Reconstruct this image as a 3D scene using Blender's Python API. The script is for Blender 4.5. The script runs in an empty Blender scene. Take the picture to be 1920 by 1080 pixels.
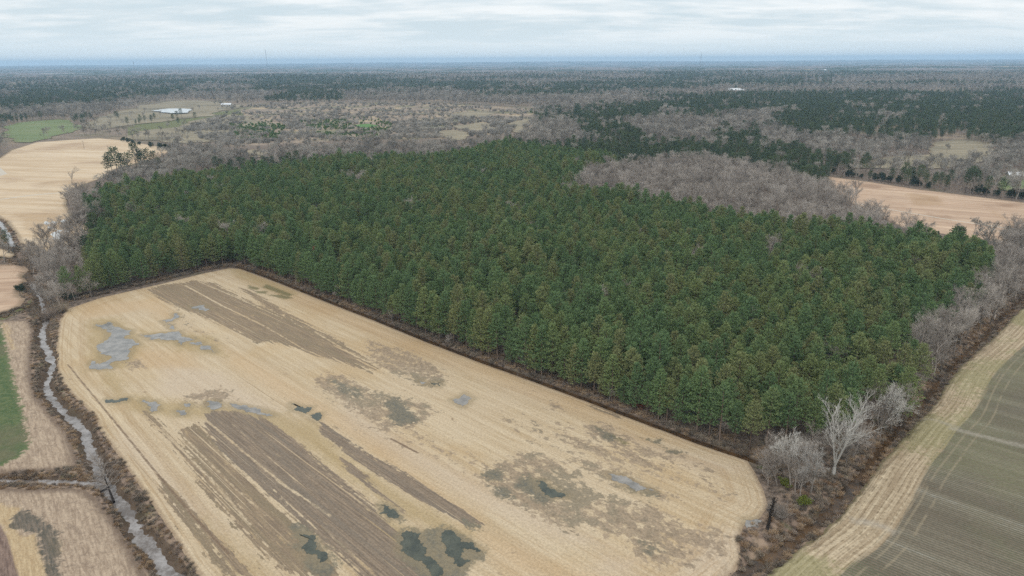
import bpy, bmesh, math, random
import numpy as np
from mathutils import Vector, Matrix, Euler

R = math.radians
rng = np.random.default_rng(7)
random.seed(7)
scene = bpy.context.scene
col = scene.collection

# ------------------------------------------------------------------ camera
H = 90.0                      # drone height above the stubble field
FOC = 1280.0                  # focal length in pixels of a 1920 wide frame
PITCH = math.atan(426 / FOC)
ROLL = R(0.36)
cam_d = bpy.data.cameras.new('camera')
cam = bpy.data.objects.new('camera', cam_d)
col.objects.link(cam)
cam_d.sensor_width = 36.0
cam_d.lens = FOC / 1920 * 36.0
cam_d.clip_start = 1.0
cam_d.clip_end = 120000.0
cam.matrix_world = (Matrix.Translation((0, 0, H)) @ Matrix.Rotation(math.pi / 2 - PITCH, 4, 'X')
                    @ Matrix.Rotation(-ROLL, 4, 'Z'))
scene.camera = cam

# ------------------------------------------------------------------ node helpers
class V:
    """a node socket with arithmetic"""
    def __init__(s, b, o): s.b = b; s.o = o
    def _m(s, op, a, c=None): return s.b.math(op, s, a, c)
    def __add__(s, a): return s._m('ADD', a)
    __radd__ = __add__
    def __mul__(s, a): return s._m('MULTIPLY', a)
    __rmul__ = __mul__
    def __sub__(s, a): return s._m('SUBTRACT', a)
    def __rsub__(s, a): return s.b.math('SUBTRACT', a, s)
    def __truediv__(s, a): return s._m('DIVIDE', a)


class NB:
    def __init__(s, nt): s.nt = nt; s.n = nt.nodes; s.l = nt.links
    def put(s, sock, v):
        if isinstance(v, V): s.l.new(v.o, sock)
        elif v is not None: sock.default_value = v
    def node(s, t, **kw):
        n = s.n.new(t)
        for k, v in kw.items(): setattr(n, k, v)
        return n
    def math(s, op, a, b=None, c=None, clamp=False):
        n = s.node('ShaderNodeMath', operation=op, use_clamp=clamp)
        s.put(n.inputs[0], a); s.put(n.inputs[1], b); s.put(n.inputs[2], c)
        return V(s, n.outputs[0])
    def attr(s, name, out='Fac'):
        n = s.node('ShaderNodeAttribute', attribute_name=name)
        return V(s, n.outputs[out])
    def vec(s, x, y, z=0.0):
        n = s.node('ShaderNodeCombineXYZ')
        s.put(n.inputs[0], x); s.put(n.inputs[1], y); s.put(n.inputs[2], z)
        return V(s, n.outputs[0])
    def sep(s, v):
        n = s.node('ShaderNodeSeparateXYZ'); s.put(n.inputs[0], v)
        return [V(s, o) for o in n.outputs]
    def pos(s): return V(s, s.node('ShaderNodeNewGeometry').outputs['Position'])
    def noise(s, vec, scale, detail=4.0, rough=0.55, dist=0.0):
        n = s.node('ShaderNodeTexNoise')
        s.put(n.inputs['Vector'], vec); n.inputs['Scale'].default_value = scale
        n.inputs['Detail'].default_value = detail; n.inputs['Roughness'].default_value = rough
        n.inputs['Distortion'].default_value = dist
        return V(s, n.outputs['Fac'])
    def vor(s, vec, scale):
        n = s.node('ShaderNodeTexVoronoi'); s.put(n.inputs['Vector'], vec); n.inputs['Scale'].default_value = scale
        return V(s, n.outputs['Distance'])
    def smooth(s, x, lo, hi, a=0.0, b=1.0):
        n = s.node('ShaderNodeMapRange', interpolation_type='SMOOTHSTEP')
        s.put(n.inputs[0], x)
        n.inputs[1].default_value = lo; n.inputs[2].default_value = hi
        n.inputs[3].default_value = a; n.inputs[4].default_value = b
        return V(s, n.outputs[0])
    def mix(s, f, a, b, blend='MIX'):
        n = s.node('ShaderNodeMix', data_type='RGBA', blend_type=blend)
        s.put(n.inputs[0], f); s.put(n.inputs[6], a); s.put(n.inputs[7], b)
        return V(s, n.outputs[2])
    def scale(s, c, f):
        n = s.node('ShaderNodeVectorMath', operation='SCALE')
        s.put(n.inputs[0], c); s.put(n.inputs[3], f)
        return V(s, n.outputs[0])


def lin(r, g, b, k=1.0):
    f = lambda c: ((c / 255 + 0.055) / 1.055) ** 2.4 if c > 10 else c / 255 / 12.92
    k *= 0.84
    return (f(r) * k, f(g) * k, f(b) * k, 1.0)


def material(name, fn=None, color=(0.5, 0.5, 0.5, 1), rough=0.9, spec=0.2, metal=0.0):
    m = bpy.data.materials.new(name); m.use_nodes = True
    b = NB(m.node_tree)
    p = m.node_tree.nodes['Principled BSDF']
    p.inputs['Base Color'].default_value = color
    p.inputs['Roughness'].default_value = rough
    p.inputs['Specular IOR Level'].default_value = spec
    p.inputs['Metallic'].default_value = metal
    if fn: fn(b, p)
    return m


def bump(b, p, h, strength=0.5, dist=0.3):
    n = b.node('ShaderNodeBump'); n.inputs['Strength'].default_value = strength
    n.inputs['Distance'].default_value = dist
    b.put(n.inputs['Height'], h); b.l.new(n.outputs[0], p.inputs['Normal'])


# ------------------------------------------------------------------ world: pale overcast sky
SUN_EL, SUN_AZ = R(52), R(200)
world = bpy.data.worlds.new('World'); scene.world = world; world.use_nodes = True
wb = NB(world.node_tree)
bg = world.node_tree.nodes['Background']
sky = wb.node('ShaderNodeTexSky'); sky.sky_type = 'NISHITA'
sky.sun_disc = False; sky.sun_elevation = SUN_EL; sky.sun_rotation = SUN_AZ
sky.air_density = 1.0; sky.dust_density = 1.0
tc = wb.node('ShaderNodeTexCoord')
dx, dy, dz = wb.sep(V(wb, tc.outputs['Generated']))
den = wb.math('MAXIMUM', dz, 0.0) + 0.11
pv = wb.vec(dx / den, dy / den, 0.0)
sx, sy, _ = wb.sep(pv)
big = wb.noise(wb.vec(sx * 0.62, sy * 1.1), 0.75, 6, 0.55, 0.3)
mid = wb.noise(wb.vec(sx * 1.2 + 9.0, sy * 2.2), 1.3, 6, 0.6, 0.2)
cl = wb.smooth(big * 0.6 + mid * 0.4, 0.40, 0.60)
cloud = wb.mix(cl, (6.9, 8.0, 8.6, 1), (9.9, 10.2, 10.3, 1))
low = wb.smooth(dz, 0.0, 0.055)
cloud = wb.mix(low, (8.3, 9.3, 9.8, 1), cloud)
high = wb.smooth(dz, 0.16, 0.75)
cloud = wb.mix(high, cloud, (12.6, 12.9, 13.0, 1))
skymix = wb.mix(0.94, V(wb, sky.outputs[0]), cloud)
wb.put(bg.inputs['Color'], skymix)
bg.inputs['Strength'].default_value = 0.1

sun_d = bpy.data.lights.new('sun', 'SUN'); sun_d.energy = 1.0; sun_d.angle = R(18)
sun_d.color = (1.0, 0.95, 0.88)
sun = bpy.data.objects.new('sun', sun_d); col.objects.link(sun)
sdir = Vector((math.sin(SUN_AZ) * math.cos(SUN_EL), math.cos(SUN_AZ) * math.cos(SUN_EL), math.sin(SUN_EL)))
sun.rotation_euler = sdir.to_track_quat('Z', 'Y').to_euler()

vs = scene.view_settings
vs.view_transform = 'Standard'; vs.look = 'None'; vs.gamma = 1.0; vs.exposure = 0.0
scene.render.engine = 'CYCLES'
scene.cycles.max_bounces = 5
scene.cycles.diffuse_bounces = 3
scene.cycles.volume_bounces = 2
scene.cycles.use_denoising = False
scene.cycles.use_adaptive_sampling = True
scene.cycles.adaptive_threshold = 0.004

# ------------------------------------------------------------------ geometry helpers
def G(px, py, z=0.0):
    """point of the plane at height z that the photograph shows at pixel px, py"""
    x, y = px - 960.0, 540.0 - py
    c, s = math.cos(ROLL), math.sin(ROLL)
    x, y = c * x + s * y, -s * x + c * y
    d1 = FOC * math.cos(PITCH) + y * math.sin(PITCH)
    d2 = -FOC * math.sin(PITCH) + y * math.cos(PITCH)
    t = (z - H) / d2
    return (x * t, d1 * t)


def PL(pts, z=0.0):
    return np.array([G(a, b, z) for a, b in pts])


def seg_dist(P, A, B):
    d = B - A; L = max(float(d @ d), 1e-9)
    t = np.clip(((P - A) @ d) / L, 0, 1)
    Q = A + t[:, None] * d
    return np.hypot(*(P - Q).T), Q, t


def inside(P, poly):
    x, y = P[:, 0], P[:, 1]; r = np.zeros(len(P), bool)
    n = len(poly)
    for i in range(n):
        x1, y1 = poly[i]; x2, y2 = poly[(i + 1) % n]
        if y1 == y2: continue
        c = ((y1 > y) != (y2 > y)) & (x < (x2 - x1) * (y - y1) / (y2 - y1) + x1)
        r ^= c
    return r


def sdf(P, poly, cap=8.0, nearest=False):
    """signed distance to a polygon, positive inside, cut off at +-cap"""
    out = np.full(len(P), -float(cap))
    lo, hi = poly.min(0) - cap, poly.max(0) + cap
    sel = np.where((P[:, 0] > lo[0]) & (P[:, 0] < hi[0]) & (P[:, 1] > lo[1]) & (P[:, 1] < hi[1]))[0]
    Q = P[sel]; d = np.full(len(sel), 1e9); nq = Q.copy()
    for i in range(len(poly)):
        di, q, _ = seg_dist(Q, poly[i], poly[(i + 1) % len(poly)])
        m = di < d; d[m] = di[m]
        if nearest: nq[m] = q[m]
    d = np.minimum(d, cap)
    out[sel] = np.where(inside(Q, poly), d, -d)
    if nearest: return out, sel, nq
    return out


def line_dist(P, line, cap=60.0):
    """distance to a polyline and length along it"""
    d = np.full(len(P), float(cap)); u = np.zeros(len(P)); acc = 0.0
    lo, hi = line.min(0) - cap, line.max(0) + cap
    sel = np.where((P[:, 0] > lo[0]) & (P[:, 0] < hi[0]) & (P[:, 1] > lo[1]) & (P[:, 1] < hi[1]))[0]
    Q = P[sel]; dd = np.full(len(sel), float(cap)); uu = np.zeros(len(sel))
    for i in range(len(line) - 1):
        di, _, t = seg_dist(Q, line[i], line[i + 1]); L = float(np.hypot(*(line[i + 1] - line[i])))
        m = di < dd; dd[m] = di[m]; uu[m] = (acc + t * L)[m]; acc += L
    d[sel] = dd; u[sel] = uu
    return d, u


_perm = rng.random((256, 256))
def vnoise(x, y):
    xi, yi = np.floor(x).astype(int), np.floor(y).astype(int)
    fx, fy = x - xi, y - yi
    fx = fx * fx * (3 - 2 * fx); fy = fy * fy * (3 - 2 * fy)
    g = lambda a, b: _perm[a & 255, b & 255]
    return (g(xi, yi) * (1 - fx) + g(xi + 1, yi) * fx) * (1 - fy) + (g(xi, yi + 1) * (1 - fx) + g(xi + 1, yi + 1) * fx) * fy


def fbm(x, y, s, o=4):
    r = 0; a = 0.5; t = 0
    for k in range(o):
        r = r + a * vnoise(x / s + 17.3 * k, y / s + 5.1 * k); t += a; a *= 0.5; s *= 0.5
    return r / t


def sstep(x, a, b):
    t = np.clip((x - a) / (b - a), 0, 1); return t * t * (3 - 2 * t)


def mesh_np(name, verts, faces, mat=None, smooth=False):
    me = bpy.data.meshes.new(name)
    verts = np.asarray(verts, np.float32); faces = np.asarray(faces, np.int32)
    k = faces.shape[1]
    me.vertices.add(len(verts)); me.vertices.foreach_set('co', verts.ravel())
    me.loops.add(faces.size); me.loops.foreach_set('vertex_index', faces.ravel())
    me.polygons.add(len(faces)); me.polygons.foreach_set('loop_start', np.arange(0, faces.size, k, dtype=np.int32))
    me.update(calc_edges=True)
    if mat: me.materials.append(mat)
    if smooth: me.polygons.foreach_set('use_smooth', np.ones(len(faces), bool))
    return me


def add_attr(me, name, data, t='FLOAT'):
    a = me.attributes.new(name, t, 'POINT')
    a.data.foreach_set('value', np.asarray(data, np.float32 if t == 'FLOAT' else np.int32))


def obj(name, me, parent=None, **props):
    o = bpy.data.objects.new(name, me); col.objects.link(o)
    if parent is not None: o.parent = parent
    for k, v in props.items(): o[k] = v
    return o

# ------------------------------------------------------------------ outlines read off the photograph, laid on the ground
FIELD = PL([(112, 600), (125, 580), (190, 558), (300, 533), (380, 513), (430, 503), (450, 504), (520, 530), (620, 570), (700, 601),
            (800, 642), (900, 680), (1000, 716), (1100, 753), (1200, 791), (1300, 829), (1370, 853), (1400, 862), (1415, 885),
            (1432, 920), (1440, 950), (1425, 972), (1395, 985), (1385, 1010), (1390, 1045), (1375, 1068), (1320, 1110), (1250, 1180), (1120, 1330), (1000, 1500),
            (680, 1500), (560, 1330), (440, 1175), (400, 1110), (367, 1073), (320, 997), (277, 933), (233, 870), (187, 807), (177, 780), (140, 745), (118, 720), (105, 690), (105, 650)])
CREEK_L = PL([(60, 530), (75, 560), (88, 600), (78, 623), (82, 647), (93, 667), (99, 682), (90, 707), (86, 725), (97, 747), (113, 767),
              (143, 790), (160, 807), (164, 833), (177, 860), (188, 887), (207, 920), (227, 942), (243, 967), (255, 997), (283, 1027),
              (310, 1060), (335, 1090), (380, 1140), (425, 1200), (520, 1340), (630, 1500)], -1.1)
CREEK_LW = [1.0, 1.0, 1.1, 1.5, 1.6, 1.6, 1.5, 1.3, 1.3, 1.4, 1.3, 1.4, 1.5, 1.7, 1.5, 1.5, 2.3, 2.2, 1.5, 1.9, 2.2, 2.9, 3.2, 3.2, 3.2, 3.2, 3.2]
BRANCH_L = PL([(-60, 905), (0, 900), (60, 902), (120, 903), (170, 905), (200, 915)], -0.8)
BRANCH_L2 = PL([(-40, 600), (20, 590), (70, 575), (85, 590)], -0.6)
DITCH_LU = PL([(-20, 400), (0, 418), (14, 440), (24, 462), (20, 482), (40, 490), (60, 530)], -0.6)
CREEK_R = PL([(1990, 500), (1955, 530), (1920, 556), (1880, 592), (1840, 640), (1800, 672), (1757, 718), (1728, 762), (1690, 800), (1655, 838),
              (1615, 888), (1590, 922), (1550, 963), (1500, 1003), (1455, 1035), (1405, 1070), (1350, 1110), (1270, 1180), (1150, 1325), (1030, 1500)], -0.9)
DITCH = PL([(440, 499), (480, 511), (520, 526), (620, 566), (700, 597), (800, 638), (900, 676), (1000, 712), (1100, 749), (1200, 787),
            (1300, 825), (1370, 849), (1420, 866), (1460, 890)], -0.3)
DITCH_T = PL([(130, 566), (190, 553), (300, 528), (380, 508), (440, 499)], -0.3)
MARGIN_IN = [(1985, 525), (1950, 552), (1913, 577), (1863, 631), (1813, 667), (1777, 711), (1753, 755), (1723, 779), (1690, 817), (1647, 863), (1627, 895),
             (1597, 933), (1570, 970), (1513, 1010), (1467, 1047), (1433, 1080), (1370, 1140), (1300, 1205), (1190, 1335), (1075, 1500)]
def smooth_line(L, n=3):
    for _ in range(n):
        a, b = L[:-1], L[1:]
        L = np.vstack([L[:1], np.stack([a * .75 + b * .25, a * .25 + b * .75], 1).reshape(-1, 2), L[-1:]])
    return L


CROP = PL(MARGIN_IN + [(2900, 1500), (2900, 800), (2300, 620)])
MARGIN_L = smooth_line(PL(MARGIN_IN))
CROP = np.vstack([MARGIN_L, CROP[len(MARGIN_IN):]])
L_LOW = PL([(-80, 925), (0, 915), (60, 918), (120, 915), (160, 918), (187, 940), (213, 975), (240, 1020), (262, 1060), (290, 1105), (345, 1180), (440, 1330), (540, 1500), (-900, 1500), (-500, 950)])
L_MID = PL([(-300, 640), (-60, 602), (0, 601), (55, 600), (64, 620), (60, 650), (58, 700), (66, 740), (100, 780), (128, 812), (140, 850), (146, 872), (100, 882), (40, 885), (-60, 888), (-400, 900)])
L3 = PL([(-60, 496), (0, 496), (45, 496), (54, 503), (41, 516), (50, 524), (38, 536), (35, 555), (49, 560), (38, 574), (0, 588), (-60, 604)])
L1 = PL([(-60, 310), (0, 296), (20, 282), (67, 267), (133, 262), (187, 259), (233, 263), (283, 272), (326, 280), (300, 294), (213, 318), (197, 332),
         (140, 352), (127, 365), (124, 385), (135, 402), (166, 424), (150, 452), (66, 480), (44, 468), (30, 440), (12, 416), (-60, 370)])
L1B = PL([(-40, 468), (0, 466), (20, 468), (28, 474), (20, 480), (-40, 484)])
GREEN_L = PL([(5, 240), (40, 230), (112, 224), (138, 231), (115, 252), (60, 268), (25, 266), (0, 258)])
PAST = PL([(160, 231), (200, 216), (250, 205), (300, 192), (345, 188), (425, 192), (435, 206), (400, 217), (330, 224), (250, 234), (190, 243)])
PAST2 = PL([(236, 262), (262, 246), (335, 238), (440, 213), (475, 224), (520, 236), (470, 252), (430, 264), (345, 270), (300, 264)])
POND = PL([(284, 209), (300, 207), (318, 205), (345, 205), (361, 208), (352, 213), (320, 214), (300, 212)])
CUT = PL([(345, 240), (430, 208), (440, 197), (600, 192), (760, 193), (900, 197), (1000, 205), (1000, 235), (960, 250), (860, 258), (700, 262), (560, 268), (450, 275), (380, 262)])
TANS = [PL(p) for p in ([(820, 247), (850, 244), (880, 252), (872, 262), (850, 266), (835, 258)], [(840, 236), (900, 230), (925, 234), (915, 246), (880, 248)],
        [(850, 214), (900, 208), (938, 211), (930, 219), (880, 220)], [(968, 226), (990, 222), (997, 232), (990, 248), (972, 250)],
        [(450, 285), (480, 280), (505, 287), (490, 296), (455, 296)])]
GREEN_M = PL([(666, 234), (690, 232), (712, 236), (690, 240), (670, 239)])
R1 = PL([(1553, 331), (1630, 341), (1713, 354), (1810, 366), (1920, 380), (2010, 392), (2010, 500), (1920, 480), (1870, 455), (1760, 438), (1713, 436), (1640, 402), (1595, 380), (1560, 352)])
R2 = PL([(1752, 268), (1790, 262), (1830, 265), (1862, 274), (1860, 296), (1800, 312), (1700, 318), (1580, 318), (1600, 309), (1730, 292)])
YARD = PL([(1868, 352), (1880, 336), (1930, 322), (1990, 330), (1990, 372), (1900, 362)])
FAR_F = [PL(p) for p in ([(0, 160), (50, 155), (62, 159), (20, 165)], [(1340, 172), (1395, 170), (1405, 175), (1345, 177)], [(125, 157), (145, 157), (140, 161)])]

PINES = np.vstack([PL([(176, 556), (190, 550), (300, 526), (380, 507), (432, 498), (520, 526), (620, 563), (700, 594), (800, 635), (900, 673), (1000, 709),
                       (1100, 746), (1200, 784), (1300, 822), (1370, 847), (1412, 860), (1440, 850), (1500, 842), (1545, 845), (1640, 790), (1690, 745)]),
                   PL([(1700, 650), (1680, 610), (1735, 600), (1780, 560), (1835, 540), (1858, 505), (1866, 470), (1850, 455), (1800, 443), (1720, 438), (1640, 425),
                       (1560, 408), (1500, 420), (1450, 405), (1350, 397), (1300, 378), (1240, 368), (1180, 358), (1050, 352), (1075, 335), (1095, 318),
                       (1100, 307), (1165, 296), (1140, 290), (1105, 286), (1060, 281), (980, 271), (955, 262), (930, 270), (880, 277), (800, 292), (700, 290), (640, 292),
                       (560, 298), (500, 306), (350, 328), (260, 338), (190, 348), (150, 374), (185, 385), (222, 402), (200, 418), (168, 432), (155, 465)], 13.0)])
HOLES = [PL(p, 8.0) for p in ([(655, 338), (668, 325), (690, 338), (688, 352), (668, 350)], [(1425, 470), (1440, 462), (1472, 470), (1476, 486), (1440, 490)],
         [(1288, 482), (1300, 478), (1312, 492), (1300, 500)], [(1195, 440), (1206, 438), (1208, 452), (1198, 452)])]
# ground covers (where the bare broadleaf trees of the foreground stand)
CLUMP_L = PL([(58, 560), (62, 520), (52, 490), (60, 470), (80, 462), (150, 440), (165, 440), (158, 480), (185, 545), (175, 556), (128, 575), (100, 582), (92, 575)])
INLET_L = PL([(128, 388), (130, 372), (155, 378), (190, 392), (224, 410), (205, 424), (170, 432), (140, 412)])
BAND_R = np.vstack([PL([(1600, 868), (1650, 812), (1700, 762), (1740, 712), (1790, 668), (1835, 632), (1880, 585), (1935, 535), (1990, 490)]),
                    PL([(1990, 430), (1920, 430), (1885, 460), (1868, 480), (1850, 530), (1780, 570), (1735, 610), (1690, 625), (1715, 700), (1690, 760), (1640, 800), (1560, 850)], 6.0)])
CORNER_R = PL([(1418, 880), (1425, 866), (1500, 846), (1560, 850), (1640, 800), (1660, 810), (1610, 870), (1580, 905), (1540, 950), (1480, 935), (1442, 925)])
INLET_R = np.vstack([PL([(1050, 352), (1075, 335), (1095, 318), (1100, 307), (1165, 296), (1300, 285), (1420, 300), (1500, 318), (1545, 328)], 13.0),
                     PL([(1560, 352), (1595, 382), (1640, 404), (1720, 442), (1760, 452)]),
                     PL([(1720, 440), (1640, 425), (1560, 408), (1500, 420), (1450, 405), (1350, 397), (1300, 378), (1240, 368), (1180, 358)], 13.0)])
ALLFIELDS = [FIELD, CROP, L_LOW, L_MID, L3, L1, L1B, R1]
FARFIELDS = [GREEN_L, PAST, PAST2, GREEN_M, R2, YARD] + TANS + FAR_F

def ragged(P, depth=3, amp=0.13, seed=5):
    r_ = random.Random(seed); P = [np.array(p) for p in P]
    for _ in range(depth):
        Q = []
        for i in range(len(P)):
            a, b = P[i], P[(i + 1) % len(P)]; d = b - a
            Q += [a, (a + b) / 2 + np.array([-d[1], d[0]]) * r_.uniform(-amp, amp)]
        P = Q
    return np.array(P)


GREEN_L, PAST, PAST2, R2, YARD = [ragged(p, 3, 0.12) for p in (GREEN_L, PAST, PAST2, R2, YARD)]
TANS = [ragged(p, 3, 0.2, i) for i, p in enumerate(TANS)]
FARFIELDS = [GREEN_L, PAST, PAST2, GREEN_M, R2, YARD] + TANS + FAR_F

# ------------------------------------------------------------------ the height of the land
CARVES = [(CREEK_L, 1.9, 4.4, 1.8), (BRANCH_L, 0.9, 3.6, 1.1), (BRANCH_L2, 0.8, 3.0, 1.0), (DITCH_LU, 1.2, 4.0, 0.9), (CREEK_R, 1.0, 4.6, 1.55), (DITCH, 0.55, 1.7, 0.75), (DITCH_T, 0.3, 1.2, 0.45)]

def height(P):
    x, y = P[:, 0], P[:, 1]
    r = np.hypot(x, y)
    z = np.zeros(len(P))
    for line, w, bw, dep in CARVES:
        d, u = line_dist(P, line, 25.0)
        near = d < bw + 5
        wv = w
        if line is CREEK_L:
            L = np.r_[0, np.cumsum(np.hypot(*np.diff(line, axis=0).T))]
            wv = np.interp(u, L, CREEK_LW) * 0.85
        dn = d + np.where(near, (fbm(x, y, 3.0, 3) - 0.5) * (1.7 if bw > 3 else 0.5) + ((vnoise(x / 0.9, y / 0.9) - 0.5) * 1.3 if bw > 3 else 0), 0)
        lo_ = wv * (0.42 if line is CREEK_L else 0.75)
        c = -dep * (1 - sstep(dn, lo_, bw if line is not CREEK_L else lo_ + 2.5))
        rough = np.where(near, (fbm(x + 99, y, 1.6, 3) - 0.5) * 0.8 * (1 - sstep(d, bw, bw + 3)) * (sstep(dn, wv * 0.6, wv + 1.2)), 0)
        if bw > 3: c = c + rough
        z = np.minimum(z, c) if bw <= 3 else np.where(np.abs(c) > np.abs(z), c, z)
    hill = (fbm(x + 4000, y + 900, 2600, 4) - 0.47)
    z = z + hill * 26 * sstep(r, 1500, 4500) + (fbm(x, y + 3e4, 7000, 3) - 0.42) * 90 * sstep(r, 5000, 14000)
    z = z + 30 * sstep(r, 9000, 22000)
    z = z + (fbm(x + 700, y, 300, 3) - 0.5) * 3.0 * sstep(r, 700, 1500)
    return z


# ------------------------------------------------------------------ materials of the land
def ground_fn(b, p):
    pos = b.pos()
    n1 = b.noise(pos, 0.55, 6, 0.62); n2 = b.noise(pos, 0.05, 4, 0.55); n3 = b.noise(pos, 3.0, 3, 0.6)
    litter = b.mix(b.smooth(n1, 0.36, 0.66), lin(94, 83, 74, 0.9), lin(150, 133, 118, 0.9))
    litter = b.mix(b.smooth(n3, 0.5, 0.75, 0, 0.5), litter, lin(160, 142, 126, 0.9))
    litter = b.mix(b.smooth(n2, 0.52, 0.72, 0, 0.5), litter, lin(92, 92, 62, 0.9))
    scrub = b.mix(b.smooth(n1 * 0.5 + n2 * 0.5, 0.4, 0.62), lin(130, 116, 104, 0.9), lin(176, 158, 136, 0.9))
    scrub = b.mix(b.smooth(b.noise(pos, 0.012, 4, 0.6), 0.5, 0.62, 0, 0.7), scrub, lin(112, 116, 82, 0.9))
    scrub = b.mix(b.smooth(b.noise(pos, 0.02, 4, 0.6, 0.5), 0.56, 0.64, 0, 0.8), scrub, lin(192, 172, 138, 0.9))
    c = b.mix(b.attr('scrub'), litter, scrub)
    brush = b.mix(b.smooth(n1, 0.38, 0.62), lin(82, 70, 60, 0.95), lin(148, 128, 112, 0.95))
    brush = b.mix(b.smooth(b.noise(pos, 0.22, 4, 0.65), 0.5, 0.62, 0, 0.7), brush, lin(166, 144, 122, 0.95))
    brush = b.mix(b.smooth(b.noise(pos, 0.16, 3, 0.6), 0.56, 0.68, 0, 0.6), brush, lin(92, 98, 66, 0.9))
    c = b.mix(b.attr('brush'), c, brush)
    wetm = b.smooth(b.attr('low') + (n1 - 0.5) * 0.25, 0.55, 0.85)
    c = b.mix(wetm * 0.8, c, lin(92, 78, 64, 0.9))
    gr = b.smooth(b.attr('grassy') + (n1 - 0.5) * 0.8, 0.3, 0.7)
    c = b.mix(gr, c, b.mix(n3, lin(98, 108, 66, 0.9), lin(128, 126, 86, 0.9)))
    b.put(p.inputs['Base Color'], c)
    bump(b, p, n1 * 0.7 + n3 * 0.3, 0.7, 0.5)


def rows_common(b):
    u, v = b.attr('fu'), b.attr('fv')
    return u, v, b.vec(u, v, 0.0)


def blotch(b, key, noise, amp, soft=0.35):
    return b.smooth(b.attr(key) + (noise - 0.5) * amp, -soft, soft)


def stubble_fn(b, p):
    u, v, uv = rows_common(b)
    pos = b.pos()
    streak = b.noise(b.vec(u * 0.018, v * 0.55), 1.0, 5, 0.6)
    fine = b.noise(b.vec(u * 0.10, v * 2.6), 1.0, 4, 0.6)
    mott = b.noise(pos, 0.9, 6, 0.68, 0.4)
    blob = b.noise(b.vec(u * 0.22, v * 0.42), 1.0, 7, 0.66, 0.5)
    fine2 = b.noise(b.vec(u * 0.16, v * 1.1), 1.0, 6, 0.72)
    grit = b.noise(pos, 1.9, 5, 0.75)
    cell = b.noise(b.vec(u * 0.55, v * 0.75), 1.0, 4, 0.6, 0.3)
    large = b.noise(pos, 0.022, 4, 0.55)
    grain = b.noise(pos, 5.0, 3, 0.6)
    c = b.mix(b.smooth(streak, 0.34, 0.66), lin(196, 172, 134, 0.9), lin(224, 204, 170, 0.9))
    c = b.mix(b.smooth(large, 0.38, 0.62, 0.0, 0.6), c, lin(214, 194, 164, 0.9))
    c = b.mix(b.smooth(large, 0.36, 0.5, 0.5, 0.0), c, lin(202, 172, 128, 0.9))
    c = b.mix(b.smooth(fine, 0.48, 0.72, 0.0, 0.5), c, lin(176, 146, 104, 0.9))
    c = b.mix(b.smooth(grain, 0.4, 0.8, 0.0, 0.35), c, lin(150, 122, 84, 0.9))
    # soft stains
    c = b.mix(blotch(b, 'k_pale', mott, 5, 3.5) * 0.45, c, b.mix(fine, lin(196, 178, 158, 0.9), lin(222, 202, 180, 0.9)))
    c = b.mix(blotch(b, 'k_orange', mott, 5, 3.5) * 0.4, c, lin(204, 168, 122, 0.9))
    c = b.mix(blotch(b, 'k_olive', blob, 8, 3.0) * 0.6, c, b.mix(mott, lin(152, 130, 80, 0.9), lin(186, 160, 106, 0.9)))
    # turning tracks that follow the field's edge
    ed = b.attr('edge')
    ring = b.noise(b.vec(ed * 1.3, b.noise(pos, 0.03, 2) * 3.0), 1.0, 3, 0.6)
    nearedge = b.smooth(ed, 14.0, 4.0)
    c = b.mix(nearedge * b.smooth(ring, 0.48, 0.66, 0, 0.45), c, lin(166, 132, 88, 0.9))
    c = b.mix(b.smooth(ed + (mott - 0.5) * 1.5, 1.2, 0.2, 0.0, 0.75), c, lin(158, 134, 108, 0.9))
    # speckled bare patches all over
    sp = b.smooth(blob + (mott - 0.5) * 0.35, 0.62, 0.70) * b.smooth(b.noise(pos, 0.045, 3, 0.6), 0.42, 0.56)
    c = b.mix(sp * 0.75, c, lin(150, 126, 100, 0.9))
    # thin wheel lines along the rows
    ln = b.smooth(b.noise(b.vec(u * 0.006, v * 1.6), 1.0, 2, 0.7), 0.655, 0.69) * b.smooth(b.noise(b.vec(u * 0.03, v * 0.2), 1.0, 3), 0.45, 0.6)
    c = b.mix(ln * 0.65, c, lin(140, 112, 78, 0.9))
    # dark mud, blotchy
    mud = blotch(b, 'k_mud', blob * 0.4 + cell * 0.3 + mott * 0.3, 34, 0.9)
    mudc = b.mix(b.smooth(mott, 0.35, 0.65), lin(120, 104, 86, 0.92), lin(172, 150, 124, 0.92))
    mudc = b.mix(b.smooth(large + (blob - 0.5) * 0.4, 0.5, 0.6, 0, 0.6), mudc, lin(116, 112, 92, 0.92))
    c = b.mix(mud * 0.85, c, mudc)
    # tilled strips with long ragged ends along the rows
    rag = b.noise(b.vec(u * 0.02, v * 0.9), 1.0, 2, 0.5)
    s1 = b.smooth(b.attr('k_strip') + (rag - 0.5) * 7.0 + (cell - 0.5) * 4.0 + (fine2 - 0.5) * 6.0, -0.25, 0.35)
    comb = b.smooth(b.noise(b.vec(u * 0.012, v * 1.5 + 40.0), 1.0, 3, 0.6), 0.605, 0.66)
    gap = b.smooth(b.attr('k_gap') + (cell - 0.5) * 1.2, -0.15, 0.3)
    s1 = s1 * (1.0 - comb * 0.85) * (1.0 - gap)
    soil = b.mix(b.smooth(fine, 0.35, 0.65), lin(124, 106, 86, 0.92), lin(158, 136, 108, 0.92))
    soil = b.mix(b.smooth(fine2, 0.55, 0.66, 0, 0.7), soil, lin(196, 170, 128, 0.92))
    soil = b.mix(b.smooth(streak, 0.4, 0.7), soil, lin(134, 118, 92, 0.92))
    soil = b.mix(b.smooth(mott, 0.6, 0.72, 0, 0.6), soil, lin(176, 152, 116, 0.92))
    c = b.mix(s1, c, soil)
    lnm = b.smooth(b.attr('k_line') + (mott - 0.5) * 0.5, -0.12, 0.2)
    c = b.mix(lnm * 0.9, c, lin(116, 92, 70, 0.92))
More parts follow.
